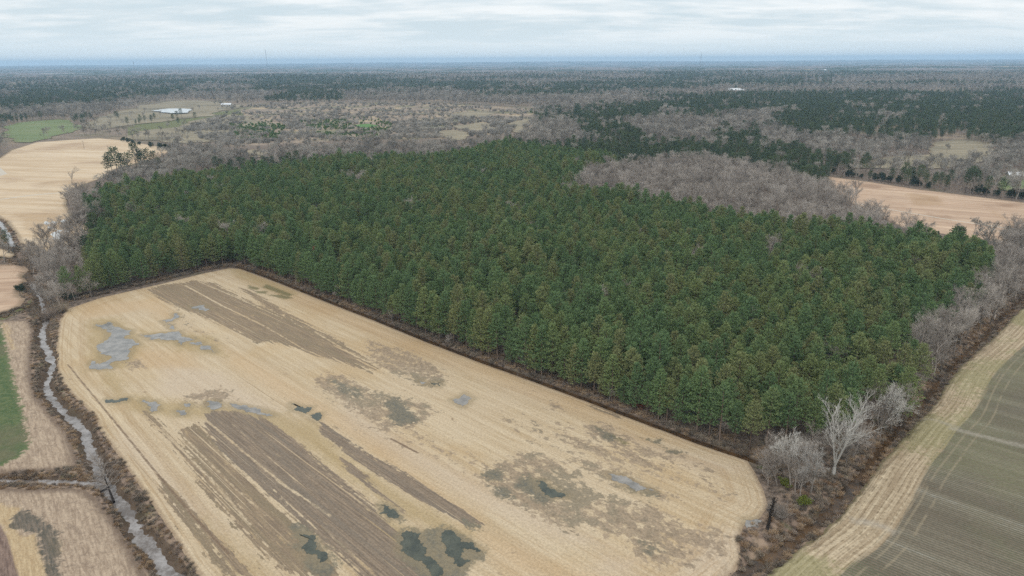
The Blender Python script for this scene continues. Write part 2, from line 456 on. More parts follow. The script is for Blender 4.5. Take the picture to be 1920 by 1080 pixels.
    s2 = b.smooth(b.attr('k_dark') + (rag - 0.5) * 5.0 + (cell - 0.5) * 2.5 + (fine2 - 0.5) * 3.0, -0.25, 0.35)
    dsoil = b.mix(b.smooth(fine, 0.35, 0.65), lin(112, 96, 80, 0.92), lin(154, 134, 112, 0.92))
    dsoil = b.mix(b.smooth(streak, 0.42, 0.66, 0, 0.8), dsoil, lin(122, 110, 96, 0.92))
    dsoil = b.mix(b.smooth(fine2, 0.6, 0.7, 0, 0.55), dsoil, lin(182, 158, 122, 0.92))
    dsoil = b.mix(b.smooth(mott, 0.5, 0.7, 0, 0.4), dsoil, lin(88, 74, 62, 0.92))
    c = b.mix(s2 * (1.0 - comb * 0.8) * (1.0 - gap), c, dsoil)
    # soaked dark green patches
    wt = blotch(b, 'k_wet', blob * 0.5 + mott * 0.5, 16, 0.9)
    wcol = b.mix(b.smooth(mott, 0.35, 0.65), lin(78, 82, 74, 0.92), lin(118, 110, 86, 0.92))
    c = b.mix(wt * 0.9, c, wcol)
    gn = blotch(b, 'k_green', mott, 3, 0.8)
    c = b.mix(gn * 0.8, c, lin(96, 92, 44, 0.92))
    # damp rim round the standing water
    rim = b.smooth(b.attr('k_pool') + (mott - 0.5) * 2.2, -2.4, -0.4)
    c = b.mix(rim * 0.5, c, b.mix(mott, lin(158, 140, 100, 0.9), lin(130, 114, 88, 0.9)))
    c = b.mix(0.13, c, lin(188, 178, 164, 0.9))
    c = b.scale(c, b.smooth(grit, 0.3, 0.7, 0.80, 1.16))
    b.put(p.inputs['Base Color'], c)
    rr = 0.95 - wt * 0.45
    b.put(p.inputs['Roughness'], rr)
    bump(b, p, fine * 0.5 + grain * 0.3 + mott * 0.3, 0.55, 0.35)


def crop_fn(b, p):
    u, v, uv = rows_common(b)          # u, v: crop rows; md: distance from the creek edge; mu: along it
    md, mu = b.attr('md'), b.attr('mu')
    pos = b.pos()
    mott = b.noise(pos, 0.7, 6, 0.65); large = b.noise(pos, 0.03, 4, 0.55); grain = b.noise(pos, 4.0, 3, 0.6)
    band = b.noise(b.vec(u * 0.008, v * 0.16), 1.0, 4, 0.6)
    sn = b.math('SINE', v * (2 * math.pi / 0.78) + (mott - 0.5) * 1.5)
    soil = b.mix(b.smooth(band, 0.42, 0.62, 0, 0.8), lin(124, 112, 96, 0.92), lin(150, 140, 122, 0.92))
    soil = b.mix(b.smooth(band + (mott - 0.5) * 0.2, 0.60, 0.72), soil, lin(186, 182, 172, 0.92))
    green = b.mix(b.smooth(large, 0.4, 0.65), lin(92, 95, 78, 0.9), lin(120, 125, 90, 0.9))
    rown = b.noise(b.vec(u * 0.10, v * 1.28), 1.0, 3, 0.7)
    g = b.smooth(sn + (mott - 0.5) * 1.8 + (rown - 0.5) * 2.4 + (grain - 0.5) * 1.2, -0.6, 0.9) * b.smooth(large, 0.32, 0.56, 0.6, 0.95)
    crop = b.mix(g, soil, green)
    # harvested margin, rows run along the creek
    st = b.math('SINE', md * (2 * math.pi / 1.05) + (b.noise(pos, 0.03, 2) - 0.5) * 4.0)
    fr = b.noise(b.vec(mu * 0.04, md * 1.3), 1.0, 4, 0.6)
    tan = b.mix(b.smooth(fr, 0.38, 0.66), lin(176, 156, 128, 0.9), lin(214, 196, 166, 0.9))
    tan = b.mix(b.smooth(mott, 0.42, 0.7, 0, 0.45), tan, lin(146, 126, 100, 0.9))
    tan = b.mix(b.smooth(st + (grain - 0.5) * 0.8, 0.6, 0.95) * b.smooth(mott, 0.38, 0.6, 0, 0.7), tan, lin(132, 114, 88, 0.9))
    tan = b.mix(b.smooth(large + (mott - 0.5) * 0.35, 0.5, 0.62, 0, 0.5), tan, lin(148, 148, 100, 0.9))
    tan = b.mix(b.smooth(md + (mott - 0.5) * 2.5, 1.4, 0.2, 0, 0.8), tan, lin(112, 106, 76, 0.9))
    wv = (b.noise(pos, 0.03, 2) - 0.5) * 2.0
    m = b.smooth(md + wv + (fr - 0.5) * 5.0, 8.7, 10.2)
    c = b.mix(m, tan, crop)
    # two wheel lines inside the crop
    for d0 in (11.1, 13.3):
        w = b.math('ABSOLUTE', md + (b.noise(pos, 0.02, 1) - 0.5) * 1.0 - d0)
        t = b.smooth(w + (mott - 0.5) * 0.5, 0.36, 0.08) * b.smooth(b.noise(pos, 0.1 + d0 * 0.001, 3), 0.36, 0.5)
        c = b.mix(t * 0.42, c, lin(172, 158, 132, 0.9))
    c = b.mix(b.smooth(b.attr('k_pale') + (mott - 0.5) * 3.0, -1.0, 1.2) * 0.6, c, lin(180, 172, 158, 0.92))
    c = b.scale(c, b.smooth(b.noise(pos, 1.6, 5, 0.8), 0.3, 0.7, 0.74, 1.10))
    b.put(p.inputs['Base Color'], c)
    bump(b, p, mott * 0.4 + grain * 0.4 + fr * 0.2, 0.5, 0.3)


def left_fn(b, p):
    """trampled pale field beside the creek, with grass and soaked parts"""
    u, v, uv = rows_common(b)
    pos = b.pos()
    mott = b.noise(pos, 0.6, 6, 0.66, 0.5); large = b.noise(pos, 0.05, 4); grain = b.noise(pos, 4.0, 3, 0.6)
    fr = b.noise(b.vec(u * 0.2, v * 1.5), 1.0, 7, 0.75, 0.3)
    c = b.mix(b.smooth(fr, 0.36, 0.64), lin(160, 138, 116, 0.9), lin(206, 184, 158, 0.9))
    c = b.mix(b.smooth(mott, 0.5, 0.7, 0, 0.6), c, lin(126, 106, 90, 0.9))
    c = b.mix(b.smooth(grain, 0.5, 0.75, 0, 0.35), c, lin(140, 122, 104, 0.9))
    c = b.mix(b.smooth(b.attr('k_tan') + (mott - 0.5) * 4, -0.6, 0.6), c, b.mix(b.smooth(fr, 0.35, 0.65), lin(184, 156, 116, 0.9), lin(214, 190, 150, 0.9)))
    c = b.mix(b.smooth(b.attr('k_wet') + (mott - 0.5) * 6, -0.5, 0.5) * 0.9, c, b.mix(b.smooth(fr, 0.4, 0.6), lin(66, 70, 62, 0.9), lin(118, 106, 92, 0.9)))
    c = b.mix(b.smooth(b.attr('k_dark') + (fr - 0.5) * 1.5, -0.25, 0.25), c, b.mix(b.smooth(fr, 0.4, 0.6), lin(110, 88, 78, 0.9), lin(150, 126, 112, 0.9)))
    gr = b.smooth(b.attr('k_green') + (mott - 0.5) * 7, -0.6, 0.8)
    gc = b.mix(b.smooth(mott, 0.4, 0.65), lin(58, 92, 38, 0.9), lin(100, 116, 66, 0.9))
    gc = b.mix(b.smooth(large, 0.5, 0.62, 0, 0.6), gc, lin(112, 104, 78, 0.9))
    c = b.mix(gr, c, gc)
    ed = b.attr('edge')
    c = b.mix(b.smooth(ed + (mott - 0.5) * 3.5, 2.4, 0.2, 0, 0.85), c, lin(112, 92, 76, 0.9))
    c = b.mix(0.15, c, lin(150, 140, 130, 0.9))
    c = b.scale(c, b.smooth(b.noise(pos, 1.9, 5, 0.75), 0.3, 0.7, 0.82, 1.14))
    b.put(p.inputs['Base Color'], c)
    bump(b, p, mott * 0.5 + grain * 0.3 + fr * 0.3, 0.7, 0.4)


def far_field_fn(ca, cb, cc, k=0.9, ang=0.0, sc=1.0):
    def fn(b, p):
        u, v, uv = rows_common(b)
        pos = b.pos()
        st = b.noise(b.vec(u * 0.006 * sc, v * 0.11 * sc), 1.0, 6, 0.62)
        large = b.noise(pos, 0.012 * sc, 4, 0.6); mott = b.noise(pos, 0.25 * sc, 5, 0.65)
        c = b.mix(b.smooth(st, 0.36, 0.64), ca, cb)
        c = b.mix(b.smooth(large + (st - 0.5) * 0.4, 0.5, 0.66, 0, 0.8), c, cc)
        c = b.mix(b.smooth(mott, 0.5, 0.75, 0, 0.35), c, cc)
        c = b.scale(c, b.smooth(b.noise(b.vec(u * 0.03, v * 0.5), 1.0, 5, 0.7), 0.3, 0.7, 0.86, 1.1))
        c = b.mix(b.smooth(b.attr('k_pale'), -0.3, 0.3), c, lin(208, 198, 182, 0.9))
        c = b.mix(b.smooth(b.attr('k_olive') + (mott - 0.5) * 10, -3, 3) * 0.4, c, lin(176, 144, 104, 0.9))
        c = b.mix(b.smooth(b.attr('edge') + (mott - 0.5) * 4, 3, 0.5, 0, 0.6), c, lin(120, 104, 82, 0.9))
        b.put(p.inputs['Base Color'], c)
    return fn


def water_fn(dark, light, rough=0.08):
    def fn(b, p):
        pos = b.pos()
        n = b.noise(pos, 0.35, 4, 0.6); m = b.noise(pos, 2.2, 3, 0.6)
        b.put(p.inputs['Base Color'], b.mix(b.smooth(n * 0.7 + m * 0.3, 0.35, 0.65), dark, light))
        b.put(p.inputs['Roughness'], b.smooth(n, 0.3, 0.7, rough, rough + 0.12))
        p.inputs['IOR'].default_value = 1.33
        p.inputs['Specular IOR Level'].default_value = 0.5
        bump(b, p, m, 0.05, 0.05)
    return fn


M = {}
M['ground'] = material('ground_litter', ground_fn)
M['stubble'] = material('stubble', stubble_fn)
M['crop'] = material('young_crop', crop_fn)
M['left'] = material('trampled_field', left_fn)
M['farL'] = material('far_stubble', far_field_fn(lin(198, 174, 142), lin(216, 196, 168), lin(176, 150, 122)))
M['farR'] = material('far_field_pink', far_field_fn(lin(180, 152, 128), lin(206, 180, 154), lin(152, 124, 102), sc=1.6))
M['farTan'] = material('far_dry_grass', far_field_fn(lin(130, 122, 102), lin(162, 150, 126), lin(110, 104, 88)))
M['farGreen'] = material('far_green_grass', far_field_fn(lin(104, 120, 78), lin(124, 136, 92), lin(134, 134, 100)))
M['brightGreen'] = material('bright_green_grass', far_field_fn(lin(84, 124, 62), lin(100, 136, 74), lin(96, 120, 70)))
M['water'] = material('puddle_water', water_fn(lin(118, 116, 112, 0.9), lin(164, 160, 154, 0.9)))
M['creek'] = material('creek_water', water_fn(lin(112, 104, 98, 0.9), lin(172, 168, 166, 0.9), 0.03))  # lighter tone is sky reflection on the creek, put into the base colour
M['darkwater'] = material('ditch_water', water_fn(lin(52, 42, 32, 0.9), lin(100, 76, 50, 0.9), 0.12))
M['greenwater'] = material('algae_water', water_fn(lin(60, 68, 62, 0.9), lin(92, 96, 84, 0.9), 0.15))
M['pond'] = material('pond_water', water_fn(lin(196, 200, 200, 0.9), lin(230, 230, 226, 0.9), 0.1))  # near white base colour paints in the reflected sky

# ------------------------------------------------------------------ ground sheet
def build_ground():
    r = np.r_[np.exp(np.arange(math.log(3), math.log(90), 0.06)), np.exp(np.arange(math.log(90), math.log(900), 0.0036)),
              np.exp(np.arange(math.log(900), math.log(22500), 0.014)), [22500.0]]
    fine = np.arange(-43, 43.01, 0.17)
    th = np.radians(np.r_[fine, np.arange(46, 317, 3.0)])
    nr, nt = len(r), len(th)
    X = r[:, None] * np.sin(th)[None]; Y = r[:, None] * np.cos(th)[None]
    P = np.c_[X.ravel(), Y.ravel()]
    z = height(P)
    for f in ALLFIELDS:
        s = sdf(P, f, 4.0); z -= 0.3 * sstep(s, 0.5, 2.0)
    i = np.arange(nr - 1)[:, None] * nt; j = np.arange(nt)[None]; j2 = (j + 1) % nt
    F = np.stack([i + j, i + j2, i + nt + j2, i + nt + j], -1).reshape(-1, 4)[:, ::-1]
    me = mesh_np('ground', np.c_[P, z], F, M['ground'], True)
    rr = np.hypot(*P.T)
    brush = np.zeros(len(P)); low = np.zeros(len(P))
    for line, w, bw, dep in CARVES:
        d, _ = line_dist(P, line, 30)
        if bw > 3: brush = np.maximum(brush, 1 - sstep(d, bw + 2, bw + 5))
        low = np.maximum(low, 1 - sstep(d, w + 0.2, w + 1.4))
    add_attr(me, 'brush', brush); add_attr(me, 'low', low)
    sc = np.maximum(sstep(sdf(P, CUT, 30), -10, 10), sstep(rr, 800, 1100) * 0.55)
    add_attr(me, 'scrub', sc)
    g = np.zeros(len(P))
    for poly in (PL([(0, 590), (40, 577), (58, 560), (62, 572), (40, 585), (0, 602)]), PL([(240, 228), (450, 205), (470, 240), (330, 262), (240, 262)])):
        g = np.maximum(g, sstep(sdf(P, poly, 6), -2, 2))
    add_attr(me, 'grassy', g)
    obj('ground', me, kind='structure', label='brown leaf litter and scrub land between the fields out to the horizon')


def sheet(name, poly, res, mat, attrs, dz=0.04, ang=0.0, label=None, kinds=None):
    """a field: grid cut to its outline, laid on the land"""
    c, s = math.cos(ang), math.sin(ang)
    Rm = np.array([[c, s], [-s, c]])
    q = poly @ Rm.T
    lo, hi = q.min(0) - res, q.max(0) + res
    gx = np.arange(lo[0], hi[0] + res, res); gy = np.arange(lo[1], hi[1] + res, res)
    nx, ny = len(gx), len(gy)
    A, B = np.meshgrid(gx, gy, indexing='ij')
    P = np.c_[A.ravel(), B.ravel()] @ Rm
    d, sel, nq = sdf(P, poly, res * 3, True)
    ins = d > 0
    idx = np.arange(nx * ny).reshape(nx, ny)
    F = np.stack([idx[:-1, :-1], idx[1:, :-1], idx[1:, 1:], idx[:-1, 1:]], -1).reshape(-1, 4)
    F = F[ins[F].any(1)]
    near = np.full((len(P), 2), np.nan); near[sel] = nq
    out = ~ins & np.isfinite(near[:, 0])
    P[out] = near[out]
    used = np.unique(F); remap = np.zeros(len(P), int); remap[used] = np.arange(len(used))
    P = P[used]; F = remap[F]
    z = height(P) + dz
    me = mesh_np(name, np.c_[P, z], F, mat, True)
    for k, fnn in attrs.items(): add_attr(me, k, fnn(P))
    o = obj(name, me, kind='structure')
    if label: o['label'] = label
    return o


def multi(polys, cap=8.0, top=99.0):
    def f(P):
        r = np.full(len(P), -float(cap))
        for q in polys: r = np.maximum(r, sdf(P, q, cap))
        return np.minimum(r, top)
    return f


def thick(line, w):
    """a polygon of half width w (metres) round a polyline given in photo pixels"""
    L = PL(line); t = np.gradient(L, axis=0); n = np.c_[-t[:, 1], t[:, 0]]; n /= np.hypot(*n.T)[:, None]
    return np.vstack([L + n * w, (L - n * w)[::-1]])


PUDDLES = [
 ([(182,608),(190,610),(203,604),(213,607),(220,613),(233,618),(247,620),(245,627),(233,630),(250,637),(260,647),(247,650),(247,658),(237,675),(217,677),(210,692),(190,693),(180,693),(170,683),(173,677),(187,685),(193,680),(190,660),(193,643),(203,633),(200,620),(192,617),(182,613)], 'water', 'large branching grey puddle near the rounded corner of the stubble field'),
 ([(263,628),(283,628),(300,625),(320,623),(337,621),(340,630),(357,635),(367,637),(350,640),(340,647),(333,643),(333,638),(310,638),(283,637),(273,632)], 'water', 'long fish shaped grey puddle right of the large branching puddle'),
 ([(357,642),(378,641),(381,646),(363,646)], 'water', 'short flat puddle just below the tail of the fish shaped puddle'),
 ([(377,648),(395,650),(403,661),(387,656)], 'water', 'small wedge puddle past the end of the fish shaped puddle'),
 ([(326,588),(333,588),(331,597),(324,602),(310,606),(304,602),(320,599),(327,594)], 'water', 'thin bent puddle above the fish shaped puddle'),
 ([(312,607),(317,608),(325,618),(318,616)], 'water', 'tiny puddle hanging below the thin bent puddle'),
 ([(355,575),(370,574),(384,572),(394,580),(384,584),(372,578),(360,579)], 'water', 'bright puddle inside the upper tilled strip'),
 ([(387,753),(402,753),(417,757),(415,764),(397,769),(388,763)], 'water', 'round puddle at the head of the dark tilled strip'),
 ([(430,757),(445,760),(465,763),(487,767),(512,779),(500,781),(480,775),(452,768),(436,763)], 'water', 'long thin puddle along the head of the dark tilled strip'),
 ([(268,750),(280,755),(290,753),(296,770),(284,773),(280,762)], 'water', 'small forked puddle left of the round puddle'),
 ([(200,749),(215,751),(240,747),(238,752),(212,756)], 'greenwater', 'dim sliver puddle nearest the creek side of the field'),
 ([(331,770),(347,770),(349,778),(338,779)], 'water', 'little puddle below the round puddle'),
 ([(345,757),(358,759),(356,763),(348,763)], 'water', 'tiny puddle left of the round puddle'),
 ([(547,757),(560,762),(584,764),(573,776),(561,770),(550,769)], 'greenwater', 'dark triangular puddle above the middle tilled strip'),
 ([(583,778),(601,776),(594,789),(586,784)], 'greenwater', 'dark small puddle touching the top of the middle tilled strip'),
 ([(848,750),(860,748),(870,739),(876,743),(886,748),(876,757),(868,763),(858,758)], 'water', 'single blue grey puddle in the middle of the field near the ditch'),
 ([(787,714),(800,717),(795,721)], 'water', 'tiny blue puddle left of the single blue grey puddle'),
 ([(806,718),(827,717),(825,724),(812,721)], 'greenwater', 'tiny dark puddle between the two blue puddles'),
 ([(1398,975),(1415,974),(1428,976),(1420,990),(1400,992)], 'water', 'muddy puddle at the corner of the field by the dead tree'),
 ([(753,1000),(772,996),(790,1000),(785,1012),(800,1030),(812,1050),(830,1070),(818,1085),(800,1062),(775,1048),(750,1032)], 'greenwater', 'dark green standing water, left lobe at the bottom edge of the field'),
 ([(828,1000),(842,994),(862,1008),(880,1018),(902,1032),(895,1036),(870,1028),(866,1040),(882,1050),(868,1062),(850,1056),(836,1030)], 'greenwater', 'dark green standing water, right lobe at the bottom edge of the field'),
 ([(562,1000),(576,1003),(592,1022),(612,1050),(600,1056),(580,1040),(566,1030),(574,1020)], 'greenwater', 'narrow dark green water beside the bottom left tilled strip'),
 ([(1003,901),(1018,903),(1040,918),(1060,931),(1042,932),(1012,916)], 'greenwater', 'slim dark water in the blotchy mud patch'),
 ([(1140,888),(1165,892),(1195,906),(1226,921),(1192,922),(1162,906)], 'water', 'slim grey water in the smooth mud flat near the right end'),
 ([(715,946),(730,950),(748,970),(734,971)], 'greenwater', 'small dark water between the two long tilled strips'),
]
PUDDLES_FAR = [([(82,415),(90,417),(88,422)], 'small bright pool at the top of the flooded hollow'), ([(92,424),(104,429),(112,440),(118,449),(106,450),(97,438)], 'longest bright pool in the flooded hollow'),
 ([(118,412),(129,415),(123,420)], 'bright pool right of the top of the flooded hollow'), ([(121,432),(131,433),(125,438)], 'bright pool on the right side of the flooded hollow'), ([(98,415),(107,417),(103,424)], 'bright pool in the middle of the flooded hollow')]


def fractal(P, depth=3, amp=0.16):
    P = [np.array(p) for p in P]
    for _ in range(depth):
        Q = []
        for i in range(len(P)):
            a, b = P[i], P[(i + 1) % len(P)]
            d = b - a; n = np.array([-d[1], d[0]])
            Q += [a, (a + b) / 2 + n * random.uniform(-amp, amp)]
        P = Q
    return np.array(P)


def flat_poly(name, P, z, mat, **props):
    bm = bmesh.new()
    vs_ = [bm.verts.new((p[0], p[1], z if np.isscalar(z) else z[i])) for i, p in enumerate(P)]
    f = bm.faces.new(vs_)
    if f.calc_area() and f.normal.z < 0: f.normal_flip()
    bmesh.ops.triangulate(bm, faces=[f])
    me = bpy.data.meshes.new(name); bm.to_mesh(me); bm.free(); me.materials.append(mat)
    return obj(name, me, **props)


def ribbon(name, line, widths, z, mat, **props):
    # finer samples along the line
    L = np.r_[0, np.cumsum(np.hypot(*np.diff(line, axis=0).T))]
    s = np.arange(0, L[-1], 1.5)
    C_ = np.c_[np.interp(s, L, line[:, 0]), np.interp(s, L, line[:, 1])]
    w = np.interp(s, L, widths) if not np.isscalar(widths) else np.full(len(s), widths)
    t = np.gradient(C_, axis=0); n = np.c_[-t[:, 1], t[:, 0]]; n /= np.hypot(*n.T)[:, None]
    a = C_ + n * w[:, None]; b_ = C_ - n * w[:, None]
    V_ = np.vstack([np.c_[a, np.full(len(a), z)], np.c_[b_, np.full(len(b_), z)]])
    k = len(a); i = np.arange(k - 1)
    F = np.stack([i, i + k, i + k + 1, i + 1], -1)
    me = mesh_np(name, V_, F, mat, True)
    if me.polygons[0].normal.z < 0: me.flip_normals()
    return obj(name, me, **props)


# rows of the main field fan slightly: polar coordinates round a far apex
_d0 = DITCH[2]; _d1 = DITCH[11]
_dir = (_d1 - _d0) / np.hypot(*(_d1 - _d0)); _nor = np.array([_dir[1], -_dir[0]])
APEX = _d0 + _dir * 0 - _dir * 1500.0
def row_v(P):
    q = P - APEX; return np.arctan2(q @ np.array([-_dir[1], _dir[0]]), q @ _dir) * 1600.0
def row_u(P): return np.hypot(*(P - APEX).T)
def lin_uv(deg):
    a = R(deg); return (lambda P: P[:, 0] * math.cos(a) + P[:, 1] * math.sin(a)), (lambda P: -P[:, 0] * math.sin(a) + P[:, 1] * math.cos(a))


def build_fields():
    build_ground()
    strips = [PL(p) for p in (
        [(278,543),(300,535),(345,530),(368,526),(400,533),(455,558),(520,585),(560,607),(610,628),(665,668),(700,700),(640,680),(560,655),(505,640),(484,645),(440,620),(370,590),(330,575),(300,560)],
        [(335,805),(370,795),(395,815),(440,870),(500,925),(520,945),(590,1010),(640,1080),(570,1090),(520,1060),(470,1000),(420,930),(370,870),(335,825)],
        [(265,772),(275,770),(560,1080),(530,1085),(470,1020),(430,970),(400,935),(350,870),(300,810)],
        [(295,895),(330,920),(400,1000),(480,1080),(430,1080),(340,980),(300,925)],
        [(530,587),(545,590),(640,643),(712,692),(700,690),(640,652),(560,612)],
        [(450,540),(470,545),(520,577),(560,600),(540,598),(500,578)],
        [(1110,760),(1150,775),(1160,782),(1120,768)])]
    dark = [PL(p) for p in (
        [(385,775),(405,770),(450,772),(500,788),(560,830),(640,900),(740,990),(800,1060),(850,1110),(700,1110),(620,1030),(560,970),(500,920),(450,880),(415,850),(385,800)],
        [(595,788),(620,798),(700,855),(780,900),(850,945),(905,985),(880,985),(820,960),(760,925),(690,880),(640,840),(600,810)],
        [(640,860),(660,870),(740,940),(760,965),(700,925),(650,880)])]
    lines_ = [thick([(540, 937), (590, 980), (636, 1030)], 0.5), thick([(127, 683), (150, 712), (188, 758)], 0.28), thick([(731, 822), (785, 850)], 0.35),
             thick([(188, 758), (235, 815), (300, 895), (360, 965), (430, 1040)], 0.3), thick([(560, 930), (640, 1000), (720, 1075)], 0.3)]
    mud = [PL(p) for p in (
        [(600,705),(640,705),(700,735),(745,745),(795,758),(810,775),(780,803),(740,800),(720,808),(690,785),(660,765),(620,740),(595,722)],
        [(895,895),(930,875),(980,848),(1045,865),(1083,885),(1075,905),(1145,933),(1220,955),(1295,995),(1283,1033),(1240,1050),(1195,1015),(1108,985),(1045,985),(995,960),(958,935),(915,910)],
        [(1060,815),(1100,828),(1150,852),(1165,868),(1110,850),(1070,830)], [(1085,858),(1110,863),(1150,880),(1200,905),(1262,930),(1240,935),(1180,915),(1130,895),(1095,875)],
        [(1095,798),(1115,793),(1145,805),(1185,830),(1240,850),(1285,857),(1260,864),(1210,852),(1150,835),(1110,820)],
        [(1180,1000),(1230,1008),(1300,1040),(1290,1060),(1210,1052),(1180,1020)],
        [(690,640),(760,660),(820,690),(835,712),(810,726),(770,712),(700,680)], [(1280,990),(1340,1000),(1380,1025),(1330,1040),(1290,1015)],
        [(350,744),(380,734),(420,733),(428,748),(380,762)], [(240,680),(262,676),(270,688),(250,692)],
        [(570,945),(600,955),(640,1000),(660,1040),(600,1000)], [(1140,830),(1200,850),(1250,880),(1230,885),(1160,855)],
        [(1300,870),(1340,885),(1320,895)], [(950,790),(985,800),(975,806)], [(1035,755),(1065,765),(1040,770)])]
    lightmud = [PL(p) for p in ([(640,790),(760,795),(850,830),(930,880),(900,905),(820,860),(740,835)], [(520,610),(640,640),(780,690),(720,690),(600,640)],
        [(960,780),(1060,790),(1300,870),(1390,930),(1330,940),(1150,880),(1000,830)], [(310,560),(360,600),(430,640),(400,650),(330,610)], [(1050,930),(1380,1020),(1330,1070),(1150,1010)])]
    wet = [PL(p) for p in (
        [(615,710),(650,722),(680,738),(668,745),(640,735)], [(715,755),(745,745),(775,770),(785,795),(745,797),(720,785),(735,775)],
        [(905,885),(940,880),(945,900),(915,905)], [(985,892),(1010,898),(1062,918),(1055,932),(1020,946),(990,932),(965,912)], [(915,912),(950,915),(965,935),(940,935)],
        [(748,995),(790,992),(840,990),(880,1008),(910,1032),(905,1050),(880,1066),(860,1100),(790,1100),(765,1065),(745,1035)],
        [(712,942),(738,952),(752,976),(728,972)], [(552,985),(590,996),(610,1030),(635,1062),(610,1095),(580,1075),(560,1035),(545,1015)],
        [(1115,800),(1145,812),(1165,826),(1140,826)], [(1200,815),(1240,826),(1235,830)], [(1240,838),(1275,848),(1268,852)], [(1180,915),(1235,925),(1220,935)], [(870,975),(905,985),(900,995),(875,985)],
        [(1200,1015),(1230,1020),(1245,1035),(1215,1035)])]
    olive = [PL(p) for p in ([(190,690),(215,698),(235,738),(300,752),(520,772),(600,798),(640,850),(800,955),(890,1000),(860,1030),(700,930),(560,830),(400,785),(250,775),(200,725)],
        [(165,600),(215,595),(255,625),(270,650),(240,690),(165,695)], [(260,620),(400,630),(430,670),(330,655)], [(640,935),(800,1000),(840,1080),(700,1050)], [(370,965),(500,1080),(430,1080)],
        [(430,500),(470,510),(560,548),(540,560),(440,520)])]
    green = [PL(p) for p in ([(500,533),(550,553),(540,556),(492,539)], [(465,535),(487,540),(482,544),(466,541)], [(480,546),(500,546),(500,551),(482,550)], [(500,553),(530,553),(550,559),(535,561)],
        [(1150,818),(1180,832),(1170,834)])]
    pale = [PL(p) for p in ([(300,680),(420,700),(520,770),(560,800),(430,760),(300,740)], [(640,740),(760,830),(900,900),(1000,960),(1150,1030),(1050,1010),(900,950),(760,870),(640,790)],
        [(1300,1000),(1400,990),(1390,1080),(1280,1080)], [(220,800),(330,900),(420,1000),(400,1000),(290,900),(220,830)], [(1130,800),(1250,840),(1380,880),(1300,880)], [(1130,1040),(1200,1050),(1180,1080),(1120,1070)])]
    orange = [PL(p) for p in ([(450,505),(560,545),(760,630),(1000,720),(1300,832),(1280,838),(1000,745),(700,630),(560,570)], [(300,560),(330,590),(310,600),(270,580),(150,600),(160,570)],
        [(400,640),(520,700),(640,780),(720,840),(900,980),(820,930),(640,810),(440,690)], [(870,980),(1100,1080),(960,1080)], [(230,650),(350,660),(380,690),(260,690)])]
    pools = [PL(p) for p, m, l in PUDDLES]
    edgef = lambda P: sdf(P, FIELD, 16.0)
    sheet('stubble_field', FIELD, 0.42, M['stubble'], dict(fu=row_u, fv=row_v, edge=edgef, k_strip=multi(strips), k_dark=multi(dark), k_line=multi(lines_, 2.0),
          k_gap=multi([thick(l_, w_ * 0.6) for l_, w_ in (([(347,535),(420,575),(497,612)], 0.7), ([(372,528),(450,561),(530,597)], 0.5), ([(290,552),(400,608),(440,622)], 0.3), ([(395,600),(480,642)], 0.4), ([(500,614),(570,655),(620,676)], 0.5),
                 ([(590,622),(640,652)], 0.6), ([(385,787),(473,860),(530,908),(620,968)], 0.55), ([(493,772),(560,830),(633,905),(700,965)], 0.25), ([(430,790),(520,872),(560,905)], 0.2), ([(340,815),(430,905),(500,968)], 0.4), ([(300,800),(400,905),(470,985)], 0.5),
                 ([(640,838),(760,925)], 0.15), ([(600,985),(700,1075)], 0.5))], 2.0),
          k_mud=lambda P: np.maximum(multi(mud, 8, 1.3)(P), np.minimum(multi(lightmud)(P) * 0.5, 1.0) - 2.3), k_wet=multi(wet, 8, 2.5), k_olive=multi(olive), k_green=multi(green),
          k_pale=multi(pale), k_orange=multi(orange), k_pool=multi(pools)), ang=math.atan2(_dir[1], _dir[0]),
          label='big tan stubble field with tilled strips and puddles between creek and pines')
    for px, m, l in PUDDLES:
        flat_poly('puddle', fractal(PL(px), 4, 0.34 if m == 'greenwater' else 0.24), 0.075, M[m], kind='structure', label=l)
    # right hand crop field
    a, b_ = lin_uv(-41)
    fm = lambda P: line_dist(P, MARGIN_L, 60)
    sheet('crop_field', CROP, 0.55, M['crop'], dict(fu=a, fv=b_, md=lambda P: fm(P)[0], mu=lambda P: fm(P)[1],
          k_pale=multi([thick([(1780, 802), (1830, 815), (1880, 828), (1960, 845)], 1.0), thick([(1597, 975), (1650, 985), (1680, 1000)], 0.9), thick([(1725, 780), (1760, 790), (1800, 803)], 0.5)])), ang=R(-41),
          label='dark green crop field in rows with a pale harvested margin')
    # left fields
    a, b_ = lin_uv(-52)
    zero = lambda P: np.full(len(P), -8.0)
    la = dict(fu=a, fv=b_)
    sheet('grass_field', L_MID, 0.5, M['left'], dict(la, edge=lambda P: sdf(P, L_MID, 8), k_tan=multi([thick([(4, 608), (14, 630), (26, 655)], 0.5), thick([(10, 606), (20, 626)], 0.3)]), k_wet=zero, k_dark=zero,
          k_green=multi([PL([(-60, 606), (0, 604), (10, 640), (20, 690), (28, 720), (40, 760), (50, 800), (55, 838), (40, 856), (0, 874), (-60, 880), (-400, 890), (-300, 650)])])),
          label='bright green grass beside a trampled pale strip left of the creek')
